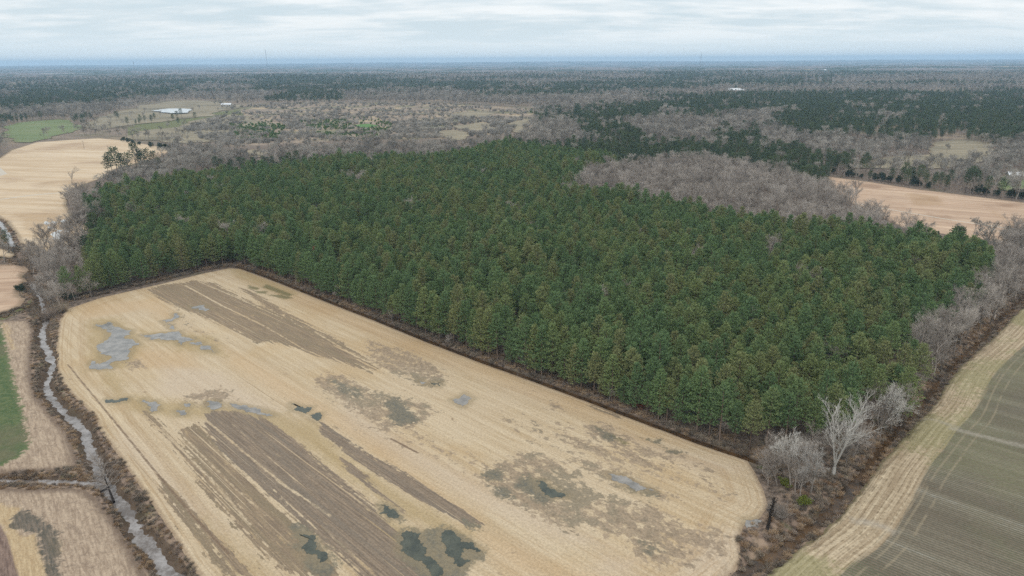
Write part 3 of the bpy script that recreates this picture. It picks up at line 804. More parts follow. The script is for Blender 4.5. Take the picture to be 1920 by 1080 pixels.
    sheet('muddy_field', L_LOW, 0.45, M['left'], dict(la, edge=lambda P: sdf(P, L_LOW, 8), k_green=zero,
          k_tan=multi([PL([(-60, 945), (0, 945), (38, 953), (30, 980), (40, 1010), (66, 1000), (72, 1030), (90, 1070), (80, 1120), (40, 1120), (22, 1060), (0, 980)]), PL([(90, 1010), (112, 1012), (115, 1035), (98, 1045)])]),
          k_wet=multi([PL([(18, 975), (42, 955), (70, 968), (95, 985), (115, 1010), (110, 1060), (125, 1120), (95, 1120), (85, 1060), (75, 1030), (70, 1000), (45, 998), (20, 990)])]),
          k_dark=multi([PL([(-60, 985), (0, 985), (14, 1010), (26, 1050), (38, 1090), (48, 1130), (-60, 1130)])])),
          label='pale tracked field with a dark soaked patch at the bottom left corner')
    nf = dict(edge=lambda P: np.full(len(P), 8.0), k_pale=zero, k_olive=zero)
    def far(name, poly, res, mat, deg, dz, label, **kw):
        a, b_ = lin_uv(deg)
        d = dict(nf, fu=a, fv=b_, edge=lambda P: sdf(P, poly, 8.0)); d.update(kw)
        sheet(name, poly, res, mat, d, dz=dz, label=label)
    far('tan_field', L1, 1.5, M['farL'], -12, 0.06, 'wide tan field with a pale farm track beyond the left end of the pines',
        k_pale=multi([thick([(0, 374), (60, 366), (128, 360)], 1.6), PL([(-20, 312), (0, 314), (14, 326), (0, 330), (-20, 330)])]),
        k_olive=multi([PL([(30, 400), (110, 400), (150, 430), (110, 455), (60, 440)])], 12))
    far('small_tan_field', L3, 0.8, M['farR'], 10, 0.05, 'small pale field with a bitten edge at the left border')
    far('grass_strip', L1B, 0.8, M['farL'], 10, 0.05, 'sliver of tan field between two ditches at the left border')
    far('pink_field', R1, 1.3, M['farR'], -28, 0.06, 'pinkish brown field beyond the right end of the pines',
        k_pale=multi([thick([(1600, 381), (1680, 395), (1780, 412), (1940, 436)], 0.9), thick([(1600, 384), (1680, 399), (1780, 417), (1940, 442)], 0.4)]),
        k_olive=multi([thick([(1860, 395), (1885, 412), (1905, 425)], 0.8), PL([(1700, 362), (1760, 368), (1770, 385), (1715, 385)])], 12))
    k = 0
    for poly, mat, lab in [(GREEN_L, 'farGreen', 'green pasture behind the bare trees on the left'), (PAST, 'farTan', 'dull grass pasture round the white pond'),
                           (PAST2, 'farTan', 'small dry clearing under the tree line left of the scrub'), (GREEN_M, 'brightGreen', 'small vivid green plot in the scrub'),
                           (R2, 'farTan', 'dry pasture among the bare trees on the right'), (YARD, 'farGreen', 'mown yard round the white roofed house')] + \
                          [(t, 'farTan', 'dry grass clearing in the scrub, number by size') for t in TANS] + [(t, 'farTan', 'pale clearing far out in the woods') for t in FAR_F]:
        if 'number' in lab or 'far out' in lab: lab = None
        far('pasture', poly, 4.0, M[mat], 5, 0.5, lab)
    # water
    ribbon('creek_water', CREEK_L, [1.1 * w + 0.5 for w in CREEK_LW], -1.62, M['creek'], kind='structure', label='muddy grey creek winding along the left of the stubble field')
    ribbon('branch_water', BRANCH_L, 1.0, -1.04, M['creek'], kind='structure', label='trickle in the side ditch that joins the creek')
    ribbon('upper_ditch_water', DITCH_LU[:4], 1.6, -0.72, M['creek'], kind='structure', label='short bright ditch water at the far left')
    ribbon('brown_creek_water', CREEK_R, 2.4, -1.44, M['darkwater'], kind='structure', label='narrow brown creek between the bare trees and the crop field')
    ribbon('ditch_water', DITCH, 1.1, -0.5, M['darkwater'], kind='structure', label='straight brown drainage ditch along the front of the pines')
    for px, l in PUDDLES_FAR:
        flat_poly('puddle', fractal(PL(px), 3, 0.2), 0.12, M['pond'], kind='structure', label=l)
    P = fractal(POND, 2, 0.08)
    flat_poly('pond_water', P, float(height(P).max()) + 1.2, M['pond'], kind='structure', label='white shining pond in the pasture on the left')


# ------------------------------------------------------------------ plants
def foliage_fn(dark, mid, yellow, var=1.0, brown=None):
    def fn(b, p):
        oi = b.node('ShaderNodeObjectInfo')
        rnd = V(b, oi.outputs['Random']); loc = V(b, oi.outputs['Location'])
        patch = b.noise(loc, 0.018, 3, 0.6); p2 = b.noise(loc, 0.11, 2, 0.5)
        c = b.mix(b.smooth(rnd * 0.5 + p2 * 0.5, 0.3, 0.7), dark, mid)
        c = b.mix(b.smooth(patch + (rnd - 0.5) * 0.4, 0.44, 0.66, 0, 0.65 * var), c, yellow)
        if brown: c = b.mix(b.smooth(V(b, oi.outputs['Random']) * 0.6 + b.noise(loc, 0.35, 1) * 0.4, 0.62, 0.78, 0, 0.4), c, brown)
        pos = b.pos()
        n = b.noise(pos, 0.9, 3, 0.6)
        c = b.mix(b.smooth(n, 0.45, 0.75, 0, 0.35), c, yellow)
        b.put(p.inputs['Base Color'], c)
    return fn


def bark_fn(a, c2, sc=1.5):
    def fn(b, p):
        oi = b.node('ShaderNodeObjectInfo')
        n = b.noise(b.pos(), sc, 4, 0.65)
        c = b.mix(b.smooth(n * 0.6 + V(b, oi.outputs['Random']) * 0.4, 0.3, 0.7), a, c2)
        b.put(p.inputs['Base Color'], c)
    return fn


M['needles'] = material('pine_needles', foliage_fn((0.118, 0.196, 0.082, 1), (0.156, 0.242, 0.094, 1), (0.235, 0.262, 0.096, 1), 1.0, (0.240, 0.205, 0.110, 1)), rough=0.6, spec=0.3)
M['farneedles'] = material('far_pine_needles', foliage_fn((0.068, 0.108, 0.058, 1), (0.095, 0.142, 0.068, 1), (0.130, 0.165, 0.075, 1), 0.7), rough=0.6, spec=0.3)
M['youngpine'] = material('young_pine_needles', foliage_fn((0.09, 0.16, 0.05, 1), (0.12, 0.20, 0.06, 1), (0.15, 0.2, 0.07, 1)), rough=0.6)
M['redleaf'] = material('rust_needles', foliage_fn(lin(150, 84, 62), lin(176, 100, 74), lin(160, 104, 70)), rough=0.7)
M['lime'] = material('lime_leaves', foliage_fn(lin(88, 104, 42), lin(108, 122, 50), lin(124, 128, 60)), rough=0.6)
M['cedar'] = material('cedar_leaves', foliage_fn((0.036, 0.062, 0.040, 1), (0.052, 0.080, 0.046, 1), (0.08, 0.09, 0.05, 1), 0.5), rough=0.7)
M['pinebark'] = material('pine_bark', bark_fn(lin(92, 78, 68), lin(138, 120, 106)))
M['bark'] = material('grey_bark', bark_fn(lin(130, 120, 110), lin(184, 174, 164)))
M['twigs'] = material('grey_twigs', bark_fn(lin(150, 141, 132), lin(192, 183, 173), 0.4))
M['fartwigs'] = material('far_grey_twigs', bark_fn(lin(132, 128, 120), lin(186, 180, 170), 0.02))
M['redtwigs'] = material('reddish_twigs', bark_fn(lin(134, 120, 108), lin(168, 153, 139), 0.4))
M['white'] = material('white_bark', bark_fn(lin(172, 168, 160), lin(216, 212, 204), 0.6))
M['whitetwigs'] = material('white_twigs', bark_fn(lin(176, 172, 166), lin(208, 204, 196), 0.6))
M['deadbark'] = material('dead_bark', bark_fn(lin(42, 36, 32), lin(70, 62, 54)))
M['brush'] = material('brush_stems', bark_fn(lin(112, 102, 90), lin(170, 156, 138), 0.12))
M['grassblades'] = material('dry_grass_blades', bark_fn(lin(150, 124, 98), lin(196, 172, 142), 0.12))


class TB:
    """collects triangles"""
    def __init__(s): s.v = []; s.f = []
    def tri(s, a, b, c):
        k = len(s.v); s.v += [a, b, c]; s.f.append((k, k + 1, k + 2))
    def tube(s, a, b, ra, rb, n=5):
        a, b = Vector(a), Vector(b); d = (b - a)
        if d.length < 1e-6: return
        d.normalize(); x = d.orthogonal().normalized(); y = d.cross(x)
        k = len(s.v)
        for i in range(n):
            t = 2 * math.pi * i / n; o = x * math.cos(t) + y * math.sin(t)
            s.v.append(a + o * ra); s.v.append(b + o * rb)
        for i in range(n):
            j = (i + 1) % n
            s.f.append((k + 2 * i, k + 2 * j, k + 2 * j + 1)); s.f.append((k + 2 * i, k + 2 * j + 1, k + 2 * i + 1))
    def blade(s, a, b, w):
        a, b = Vector(a), Vector(b); d = (b - a)
        if d.length < 1e-6: return
        x = d.cross(Vector((random.gauss(0, 1), random.gauss(0, 1), random.gauss(0, 1))))
        if x.length < 1e-6: return
        x.normalize(); s.tri(a + x * w, a - x * w, b)
    def mesh(s, name, mat):
        return mesh_np(name, np.array([tuple(v) for v in s.v]), np.array(s.f), mat)


def pine_meshes(h, base, rad, seed, dens=1.0, leafw=0.105, mat='needles', flat=0.0):
    random.seed(seed)
    tr = TB(); cr = TB()
    lean = Vector((random.uniform(-0.3, 0.3), random.uniform(-0.3, 0.3), 0))
    top = Vector((0, 0, h * 0.985)) + lean
    r0 = 0.011 * h + 0.03
    pts = [Vector((0, 0, -0.3)), Vector((0, 0, h * 0.4)) + lean * 0.3, Vector((0, 0, h * 0.75)) + lean * 0.7, top]
    rs = [r0 * 1.15, r0 * 0.8, r0 * 0.42, 0.02]
    for i in range(3): tr.tube(pts[i], pts[i + 1], rs[i], rs[i + 1], 6)
    z = h * base
    k = 0
    while z < h * 0.97:
        t = (z - h * base) / (h * (1 - base))
        # rounded cone outline, widest a third of the way up
        prof = (0.62 + 0.38 * min(1, t / 0.25)) if t < 0.25 else ((1 - t) / 0.75) ** (0.68 + flat * -0.38)
        nb = random.randint(4, 6)
        a0 = random.uniform(0, 6.28)
        for i in range(nb):
            a = a0 + i * 6.283 / nb + random.uniform(-0.35, 0.35)
            L = rad * prof * random.uniform(0.72, 1.15) + 0.25
            up = 0.05 + 0.75 * t + random.uniform(-0.1, 0.15)
            o = Vector((0, 0, z)) + lean * (z / h)
            d = Vector((math.cos(a) * math.cos(up), math.sin(a) * math.cos(up), math.sin(up)))
            e = o + d * L
            cr.blade(o, e, 0.04)
            nt = max(3, int(L * 4.2 * dens))
            for q in range(nt):
                f = 0.28 + 0.75 * (q + random.random()) / nt
                side = Vector((-math.sin(a), math.cos(a), 0)) * random.gauss(0, 0.2 * L)
                c = o + d * (L * f) + side + Vector((0, 0, random.gauss(0.05, 0.12)))
                for w in range(5):
                    dd = (d * 0.5 + Vector((random.gauss(0, 0.6), random.gauss(0, 0.6), random.gauss(0.45, 0.4)))).normalized()
                    s = random.uniform(0.38, 0.68)
                    cr.blade(c - dd * s * 0.3, c + dd * s * 0.75, leafw * random.uniform(0.8, 1.3))
        z += (0.55 + 0.35 * (1 - t)) * random.uniform(0.8, 1.2) * (h / 16) ** 0.6
        k += 1
    return tr.mesh('pine_trunk', M['pinebark']), cr.mesh('pine_crown', M[mat])


def bare_meshes(h, seed, spread=0.55, trunkf=0.3, limbs=6, twig=0.022, mat='twigs', bark='bark', fine=1.0, levels=4, fork=0):
    random.seed(seed)
    tr = TB(); cr = TB()
    r0 = 0.014 * h + 0.04
    def grow(a, d, L, r, lvl):
        segs = 3 if lvl <= 1 else 2
        p = Vector(a); pts = [p.copy()]; dirs = []
        for i in range(segs):
            d = (d + Vector((random.gauss(0, 0.10), random.gauss(0, 0.10), 0.05 + random.gauss(0, 0.05)))).normalized()
            q = p + d * (L / segs); pts.append(q.copy()); dirs.append(d.copy())
            ra, rb = r * (1 - 0.62 * i / segs), r * (1 - 0.62 * (i + 1) / segs)
            if lvl <= 1: tr.tube(p, q, ra, rb, 5 if lvl else 6)
            elif lvl == 2 and r > 0.03: cr.tube(p, q, ra, rb, 3)
            else:
                cr.blade(p, q + d * 0.1, max(ra * 0.8, twig))
            p = q
        if lvl >= levels: return
        n = {0: limbs, 1: 7, 2: 6, 3: 5}[lvl]
        n = max(2, int(n * (fine if lvl >= 2 else 1)))
        for k in range(n):
            f = random.uniform(0.22, 1.0) if lvl else random.uniform(trunkf, 1.0)
            i = min(int(f * segs), segs - 1); b = pts[i].lerp(pts[i + 1], f * segs - i)
            dd = dirs[i]
            a_ = random.uniform(0, 6.283) if lvl else k * 2.4 + random.uniform(-0.4, 0.4)
            x = dd.orthogonal().normalized(); y = dd.cross(x)
            ang = random.uniform(0.35, 0.95) * (spread / 0.55)
            nd = dd * math.cos(ang) + (x * math.cos(a_) + y * math.sin(a_)) * math.sin(ang)
            nd = (nd + Vector((0, 0, 0.12))).normalized()
            ll = L * random.uniform(0.42, 0.66) * (1.15 - 0.45 * f if lvl else 1.0 - 0.35 * f)
            grow(b, nd, ll, r * (0.5 if lvl else 0.46), lvl + 1)
    if fork:
        p0 = Vector((0, 0, h * 0.16)); tr.tube((0, 0, -0.4), p0, r0 * 1.5, r0 * 1.3, 7)
        for k in range(fork):
            a = k * 6.283 / fork + random.uniform(-0.3, 0.3); t = random.uniform(0.18, 0.42)
            grow(p0, Vector((math.sin(t) * math.cos(a), math.sin(t) * math.sin(a), math.cos(t))), h * random.uniform(0.62, 0.84), r0 * 0.75, 0)
    else:
        grow((0, 0, -0.3), Vector((random.gauss(0, 0.05), random.gauss(0, 0.05), 1)).normalized(), h * 0.82, r0, 0)
    return tr.mesh('bare_trunk', M[bark]), cr.mesh('bare_crown', M[mat])


def shrub_mesh(h, w, seed, n=70, mat='brush', wd=0.022):
    random.seed(seed); t = TB()
    for i in range(n):
        a = random.uniform(0, 6.28); r = random.uniform(0, w * 0.4)
        p = Vector((math.cos(a) * r, math.sin(a) * r, -0.1))
        d = Vector((math.cos(a) * random.uniform(0.0, 0.8), math.sin(a) * random.uniform(0.0, 0.8), random.uniform(0.5, 1))).normalized()
        L = h * random.uniform(0.5, 1.05); q = p + d * L * 0.6
        t.blade(p, q, wd * 1.5)
        for k in range(3):
            e = p.lerp(q, random.uniform(0.4, 1)); dd = (d + Vector((random.gauss(0, .5), random.gauss(0, .5), random.gauss(0.1, .4)))).normalized()
            t.blade(e, e + dd * L * random.uniform(0.25, 0.55), wd)
    return t.mesh('shrub', M[mat])


def leafy_mesh(h, rad, seed, n=900, mat='cedar', leaf=0.16, cone=0.6):
    """dense evergreen crown of small leaf clumps"""
    random.seed(seed); t = TB()
    lobes = [(Vector((random.gauss(0, rad * 0.35), random.gauss(0, rad * 0.35), h * random.uniform(0.25, 0.8))), random.uniform(0.4, 0.75)) for _ in range(9)]
    for i in range(n):
        c, s = random.choice(lobes)
        f = 1 - cone * max(0, c.z / h - 0.3)
        d = Vector((random.gauss(0, 1), random.gauss(0, 1), random.gauss(0, 0.8))).normalized()
        q = c + Vector((d.x * rad * s * f, d.y * rad * s * f, d.z * h * 0.26 * s)) * random.uniform(0.6, 1.05)
        if q.z < 0.05: q.z = random.uniform(0.05, 0.5)
        for k in range(3):
            dd = (d + Vector((random.gauss(0, .7), random.gauss(0, .7), random.gauss(0.2, .6)))).normalized()
            t.blade(q, q + dd * leaf * 3.2, leaf)
    return t.mesh('leaf_clumps', M[mat])


def zat(x, y): return float(height(np.array([[x, y]]))[0])


def make_tree(name, cat, meshes, x, y, rz, sc, label, group=None, z=None, parts=('trunk', 'crown')):
    e = bpy.data.objects.new(name, None); col.objects.link(e)
    e.empty_display_size = 0.5
    e.location = (x, y, zat(x, y) if z is None else z); e.rotation_euler = (0, 0, rz); e.scale = (sc, sc, sc)
    e['label'] = label; e['category'] = cat
    if group: e['group'] = group
    kids = []
    for pn, me in zip(parts, meshes):
        kids.append(obj(pn, me, e))
    return e, kids


def instancer(name, protos, pts, idx, sc, rot, label, mat_list=()):
    """one mass of plants: points carrying the meshes of the individually built plants PROTOS (lists of part objects)"""
    me = bpy.data.meshes.new(name)
    me.vertices.add(len(pts)); me.vertices.foreach_set('co', np.asarray(pts, np.float32).ravel())
    me.update()
    add_attr(me, 'pick', idx, 'INT'); add_attr(me, 'size', sc); add_attr(me, 'turn', rot)
    tl = np.asarray(rng.normal(0, 0.05, len(pts)), np.float32); add_attr(me, 'tilt', tl)
    o = obj(name, me, kind='stuff', label=label)
    ng = bpy.data.node_groups.new(name + '_nodes', 'GeometryNodeTree')
    ng.interface.new_socket('Geometry', in_out='INPUT', socket_type='NodeSocketGeometry')
    ng.interface.new_socket('Geometry', in_out='OUTPUT', socket_type='NodeSocketGeometry')
    n = ng.nodes; l = ng.links
    gi = n.new('NodeGroupInput'); go = n.new('NodeGroupOutput')
    jn = n.new('GeometryNodeJoinGeometry')
    for parts in reversed(protos):
        j = n.new('GeometryNodeJoinGeometry')
        for po in parts:
            oi = n.new('GeometryNodeObjectInfo'); oi.transform_space = 'ORIGINAL'
            oi.inputs['Object'].default_value = po; l.new(oi.outputs['Geometry'], j.inputs[0])
        g2 = n.new('GeometryNodeGeometryToInstance'); l.new(j.outputs[0], g2.inputs[0]); l.new(g2.outputs[0], jn.inputs[0])
    iop = n.new('GeometryNodeInstanceOnPoints')
    m2p = n.new('GeometryNodeMeshToPoints'); l.new(gi.outputs[0], m2p.inputs[0])
    l.new(m2p.outputs[0], iop.inputs['Points']); l.new(jn.outputs[0], iop.inputs['Instance'])
    iop.inputs['Pick Instance'].default_value = True
    def na(nm, t):
        a = n.new('GeometryNodeInputNamedAttribute'); a.data_type = t; a.inputs['Name'].default_value = nm
        return [s for s in a.outputs if s.enabled and s.name == 'Attribute'][0]
    l.new(na('pick', 'INT'), iop.inputs['Instance Index'])
    cx = n.new('ShaderNodeCombineXYZ'); l.new(na('turn', 'FLOAT'), cx.inputs[2]); l.new(na('tilt', 'FLOAT'), cx.inputs[0])
    e2r = n.new('FunctionNodeEulerToRotation'); l.new(cx.outputs[0], e2r.inputs[0]); l.new(e2r.outputs[0], iop.inputs['Rotation'])
    cs = n.new('ShaderNodeCombineXYZ')
    for i in range(3): l.new(na('size', 'FLOAT'), cs.inputs[i])
    l.new(cs.outputs[0], iop.inputs['Scale'])
    l.new(iop.outputs[0], go.inputs[0])
    md = o.modifiers.new('scatter', 'NODES'); md.node_group = ng
    return o


def covers(P, poly, h):
    """would a tree of height h at P hide part of the open ground POLY from the drone"""
    r = np.zeros(len(P), bool)
    for k in (1.0, 0.6, 0.25): r |= inside(P * (H / (H - h * k)), poly)
    return r


def jitter_grid(poly, sp, ang=0.0, jit=0.35):
    lo, hi = poly.min(0), poly.max(0); ctr = (lo + hi) / 2; hw = np.hypot(*(hi - lo)) / 2 + sp
    g = np.arange(-hw, hw, sp); A, B = np.meshgrid(g, g); A = A.ravel(); B = B.ravel()
    A = A + rng.uniform(-jit, jit, len(A)) * sp; B = B + rng.uniform(-jit, jit, len(B)) * sp
    c, s = math.cos(ang), math.sin(ang)
    P = np.c_[A * c - B * s, A * s + B * c] + ctr
    return P[inside(P, poly)]


def in_view(P, z=0.0, marg=60):
    """rough test: does a thing at P fall in the frame (in photo pixels, with a margin)"""
    dx_, dy_ = P[:, 0], P[:, 1]
    zc = dy_ * math.cos(PITCH) + (H - z) * math.sin(PITCH)
    X = dx_ / zc * FOC + 960
    Y = 540 + ((H - z) * math.cos(PITCH) - dy_ * math.sin(PITCH)) / zc * FOC
    return (zc > 1) & (X > -marg) & (X < 1920 + marg) & (Y < 1080 + marg * 2), X, Y


def tint_word(P):
    return ('deep green', 'mid green', 'yellowish green')[int(vnoise(np.array([P[0] / 9.0]), np.array([P[1] / 9.0]))[0] * 2.99)]


_o1 = 'first second third fourth fifth sixth seventh eighth ninth tenth eleventh twelfth thirteenth fourteenth fifteenth sixteenth seventeenth eighteenth nineteenth'.split()
_tens = 'twenty thirty forty fifty sixty seventy eighty ninety'.split()
ORD = _o1 + [t[:-1] + 'ieth' if k == 0 else t + '-' + _o1[k - 1] for t in _tens for k in range(10)]


def build_plants():
    # ---------------------------------------------------------------- prototypes
    random.seed(3)
    pines = [pine_meshes(h, b, r, 100 + i, mat='needles') for i, (h, b, r) in enumerate(
        [(16.8, 0.40, 3.4), (15.2, 0.36, 3.0), (17.6, 0.42, 3.3), (14.6, 0.34, 3.2), (16.0, 0.20, 3.6), (15.2, 0.16, 3.4)])]
    farp = [pine_meshes(h, b, r, 200 + i, dens=0.32, leafw=0.30, mat='farneedles', flat=1.0) for i, (h, b, r) in enumerate(
        [(17, 0.42, 4.2), (19, 0.5, 4.6), (15, 0.3, 3.6)])]
    bares = [bare_meshes(h, 300 + i, spread=s, trunkf=t, limbs=l, fine=1.0) for i, (h, s, t, l) in enumerate(
        [(14, 0.6, 0.28, 9), (15.5, 0.48, 0.35, 9), (12.5, 0.75, 0.22, 10), (16.5, 0.55, 0.3, 10), (11, 0.6, 0.2, 9)])]
    farb = [bare_meshes(h, 330 + i, spread=s, trunkf=0.3, limbs=7, fine=0.72, twig=0.10, mat='fartwigs') for i, (h, s) in enumerate([(16, 0.62), (18, 0.55), (13, 0.75)])]

    # ---------------------------------------------------------------- the pine plantation
    P = jitter_grid(PINES, 4.25, R(-41), 0.33)
    P = P[(line_dist(P, DITCH, 60)[0] > 5.2) & (line_dist(P, DITCH_T, 60)[0] > 5.2)]
    rowp = []
    for line, off, st in ((DITCH[:-1], np.array([-_dir[1], _dir[0]]), 3.5), (DITCH_T, np.array([-0.72, 0.69]), 3.5)):
        L_ = np.r_[0, np.cumsum(np.hypot(*np.diff(line, axis=0).T))]; s_ = np.arange(2.0, L_[-1] - 1, st); s_ = s_ + rng.uniform(-1, 1, len(s_))
        q_ = np.c_[np.interp(s_, L_, line[:, 0]), np.interp(s_, L_, line[:, 1])] + off * rng.uniform(2.2, 3.6, len(s_))[:, None]
        rowp.append(q_)
    P = np.vstack([P] + rowp)
    keep = np.ones(len(P), bool)
    for hp in HOLES: keep &= ~(inside(P, hp) & (rng.random(len(P)) < 0.85))
    gapn = fbm(P[:, 0], P[:, 1], 26, 3)
    keep &= ~((gapn > 0.64) & (rng.random(len(P)) < 0.5) & (np.minimum(line_dist(P, DITCH, 60)[0], line_dist(P, DITCH_T, 60)[0]) > 8)) & (rng.random(len(P)) > 0.02)
    P = P[keep]
    ed = sdf(P, PINES, 30.0)
    front = np.minimum(line_dist(P, DITCH, 60)[0], line_dist(P, DITCH_T, 60)[0])
    right = line_dist(P, CREEK_R, 60)[0]
    dist = np.hypot(P[:, 0], P[:, 1])
    score = dist * np.where(front < 5, 0.50, np.where(front < 9, 0.68, 1.0)) * np.where((right < 22), 0.85, 1.0)
    order = np.argsort(score); NI = 262
    ind = order[:NI]; rest = order[NI:]
    sizes = 0.86 + 0.22 * fbm(P[:, 0], P[:, 1], 40, 3) + rng.normal(0, 0.085, len(P)) + np.where(rng.random(len(P)) < 0.06, 0.14, 0) - np.where(rng.random(len(P)) < 0.08, 0.2, 0)
    protos = []
    zz = height(P)
    _, PX, PY = in_view(P)
    # each pine is told apart by its row and its rank in that row, counted from the near corner of the field
    plab = {}
    rows = {}
    dl, ul = line_dist(P, DITCH, 60)
    for i in ind:
        i = int(i)
        if dl[i] < 22 and right[i] > 20: key = (0, int(max(dl[i] - 0.7, 0) / 4.3))
        elif line_dist(P[i:i + 1], DITCH_T, 60)[0][0] < 14: key = (1, int(max(front[i] - 0.7, 0) / 4.3))
        else: key = (2, int(right[i] / 5.0))
        rows.setdefault(key, []).append((-ul[i] if key[0] == 0 else float(dist[i]), i))
    for (kk, r_), lst in rows.items():
        for q, (_, i) in enumerate(sorted(lst)):
            rown = ORD[r_]
            plab[i] = ('{1} {0} pine, ' + ORD[q] + ' from the near corner in the ' + rown + ' row behind the ditch', '{1} {0} pine, ' + ORD[q] + ' from the left in the ' + rown + ' row at the short field end',
                       '{1} {0} pine, ' + ORD[q] + ' from the near end in the ' + rown + ' line behind the creek trees')[kk]
    for n_, i in enumerate(ind):
        e_ = front[i]
        edge_row = e_ < 5
        mi = random.choice([3, 4, 5, 4]) if edge_row else random.choice([0, 1, 2, 3])
        if n_ < 6: mi = n_
        lab = plab[int(i)].format(('dense', 'open', 'slim', 'bushy')[n_ % 4], 'tall' if sizes[i] > 0.97 else 'short')
        e, kids = make_tree('pine_tree', 'pine tree', pines[mi], float(P[i, 0]), float(P[i, 1]), random.uniform(0, 6.28), float(sizes[i]), lab, 'planted pines along the field and creek edge')
        if n_ < 6: protos.append(kids)
    er = ed[rest]
    idx = np.where(er < 6, rng.choice([3, 4, 5], len(rest)), rng.choice([0, 1, 2, 3], len(rest)))
    instancer('pine_woods', protos, np.c_[P[rest], zz[rest]], idx, sizes[rest], rng.uniform(0, 6.28, len(rest)), 'dense green planted pine stand behind the front rows')

    # ---------------------------------------------------------------- foreground broadleaf trees
    groups = []
    def zone(poly, sp, lab, jit=0.42):
        q = jitter_grid(poly, sp, 0.3, jit)
        groups.append((q, lab))
    zone(CLUMP_L, 5.4, "in the grey thicket left of the pines")
    zone(INLET_L, 6.5, "in the grey wood notching the pines' left end")
    zone(BAND_R, 4.4, "along the brown creek on the right")
    zone(CORNER_R, 3.9, "in the corner thicket by the brown creek")
    und = []
    q = P[front < 6.5][::9]
    groups.append((q + rng.normal(0, 1.0, q.shape), "low among the front row of pines"))
    allp = np.vstack([g[0] for g in groups]); labs = [g[1] for g in groups for _ in range(len(g[0]))]
    inr = jitter_grid(INLET_R, 6.0, 0.2, 0.42)
    inr = inr[~(covers(inr, R1, 11) & (rng.random(len(inr)) < 0.6))]
    syc = np.array(G(1562, 893))
    okk = np.hypot(*(allp - syc).T) > 5.0
    okk &= ~((np.hypot(*(allp - syc * 0.95).T) < 5.5))
    allp = allp[okk]; labs = [l_ for l_, k_ in zip(labs, okk) if k_]
    dd_ = np.hypot(*allp.T); vis, X, Y = in_view(allp)
    cand = [i for i in np.argsort(dd_) if vis[i]][:270]
    cs = set(cand); restb = [i for i in range(len(allp)) if i not in cs]
    bprot = []
    rank = {}
    szs = ['low', 'small', 'middling', 'tall']
    shp = ['wide crowned', 'narrow', 'spreading', 'upright', 'bushy']
    for n_, i in enumerate(cand):
        mi = n_ if n_ < 5 else random.randrange(5)
        low = 'low among' in labs[i]
        sc = random.uniform(0.32, 0.5) if low else random.uniform(0.55, 1.02)
        if 'corner' in labs[i]: sc *= 0.62
        if 'left of the pines' in labs[i]: sc *= 0.85
        if 'brown creek' in labs[i] and 'corner' not in labs[i]: sc = 0.7 + 0.36 * random.random()
        k = szs[min(3, int((sc - 0.3) / 0.2))]
        rank[labs[i]] = rank.get(labs[i], -1) + 1
        tot = sum(labs[j] == labs[i] for j in cand); q_ = rank[labs[i]]
        far_ = q_ >= 60
        lab = f'{k} {shp[mi]} leafless tree, {ORD[tot - 1 - q_ if far_ else q_]} {"farthest" if far_ else "nearest"} {labs[i]}'
        e, kids = make_tree('bare_tree', 'bare tree', bares[mi], float(allp[i, 0]), float(allp[i, 1]), random.uniform(0, 6.28), sc, lab, 'leafless trees round the stubble field')
        if n_ < 5: bprot.append(kids)
    rp = np.vstack([allp[restb], inr])
    # small leafless trees sprinkled inside the pine stand and in its gaps
    sp_ = P[rest][rng.random(len(rest)) < 0.03]
    for hp in HOLES: rp = np.vstack([rp, jitter_grid(hp, 4.5, 0.1, 0.4)])
    rp = np.vstack([rp, sp_ + rng.normal(0, 1.2, sp_.shape)])
    instancer('bare_woods', bprot, np.c_[rp, height(rp)], rng.integers(0, 5, len(rp)), rng.uniform(0.7, 1.08, len(rp)), rng.uniform(0, 6.28, len(rp)),
              'grey leafless wood reaching into the right side of the pines')

    # ---------------------------------------------------------------- single trees one can point at
    def at(px, py): return G(px, py)
    w1 = bare_meshes(23, 501, spread=0.5, limbs=9, mat='whitetwigs', bark='white', fine=0.55, fork=4, twig=0.03)
    x, y = at(1562, 893); make_tree('sycamore_tree', 'sycamore', w1, x, y, 0.5, 0.74, 'tallest white barked leafless tree, dark at its foot, by the corner thicket')
    w2 = bare_meshes(15, 502, spread=0.5, limbs=12, mat='whitetwigs', bark='bark', fine=1.0)
    for px, py, s, r_, lab in [(1483, 915, 0.80, 0, 'slim pale tree, left of the two below the white tree'), (1520, 925, 0.82, 2, 'slim pale tree, right of the two below the white tree'),
                           (1640, 820, 1.0, 4, 'broad silvery leafless tree right behind the tallest white tree')]:
        x, y = at(px, py); make_tree('pale_tree', 'bare tree', w2, x, y, r_, s, lab)
    x, y = at(1785, 600); make_tree('pale_tree', 'bare tree', w2, x, y, 1.0, 0.9, 'white limbed leafless tree halfway along the brown creek')
    x, y = at(1890, 480); make_tree('pale_tree', 'bare tree', bare_meshes(18, 504, spread=0.6, limbs=8, fine=0.5, fork=3, twig=0.03), x, y, 1.0, 1.0, 'open branched tall leafless tree at the far right corner of the pines')
    x, y = at(135, 345); make_tree('pale_tree', 'bare tree', bare_meshes(13, 505, spread=0.5, limbs=8, fine=0.6), x, y, 0, 1.0, 'lone leafless tree at the far left tip of the pines')
    # dead snag wrapped in dark creeper
    t = TB(); random.seed(9)
    pts = [Vector((0, 0, -0.3)), Vector((0.4, 0, 2.2)), Vector((0.5, 0.3, 4.4)), Vector((1.1, 0.4, 6.4)), Vector((1.3, 0.5, 8.2))]
    for i in range(4): t.tube(pts[i], pts[i + 1], 0.42 - 0.08 * i, 0.34 - 0.08 * i, 7)
    c = TB()
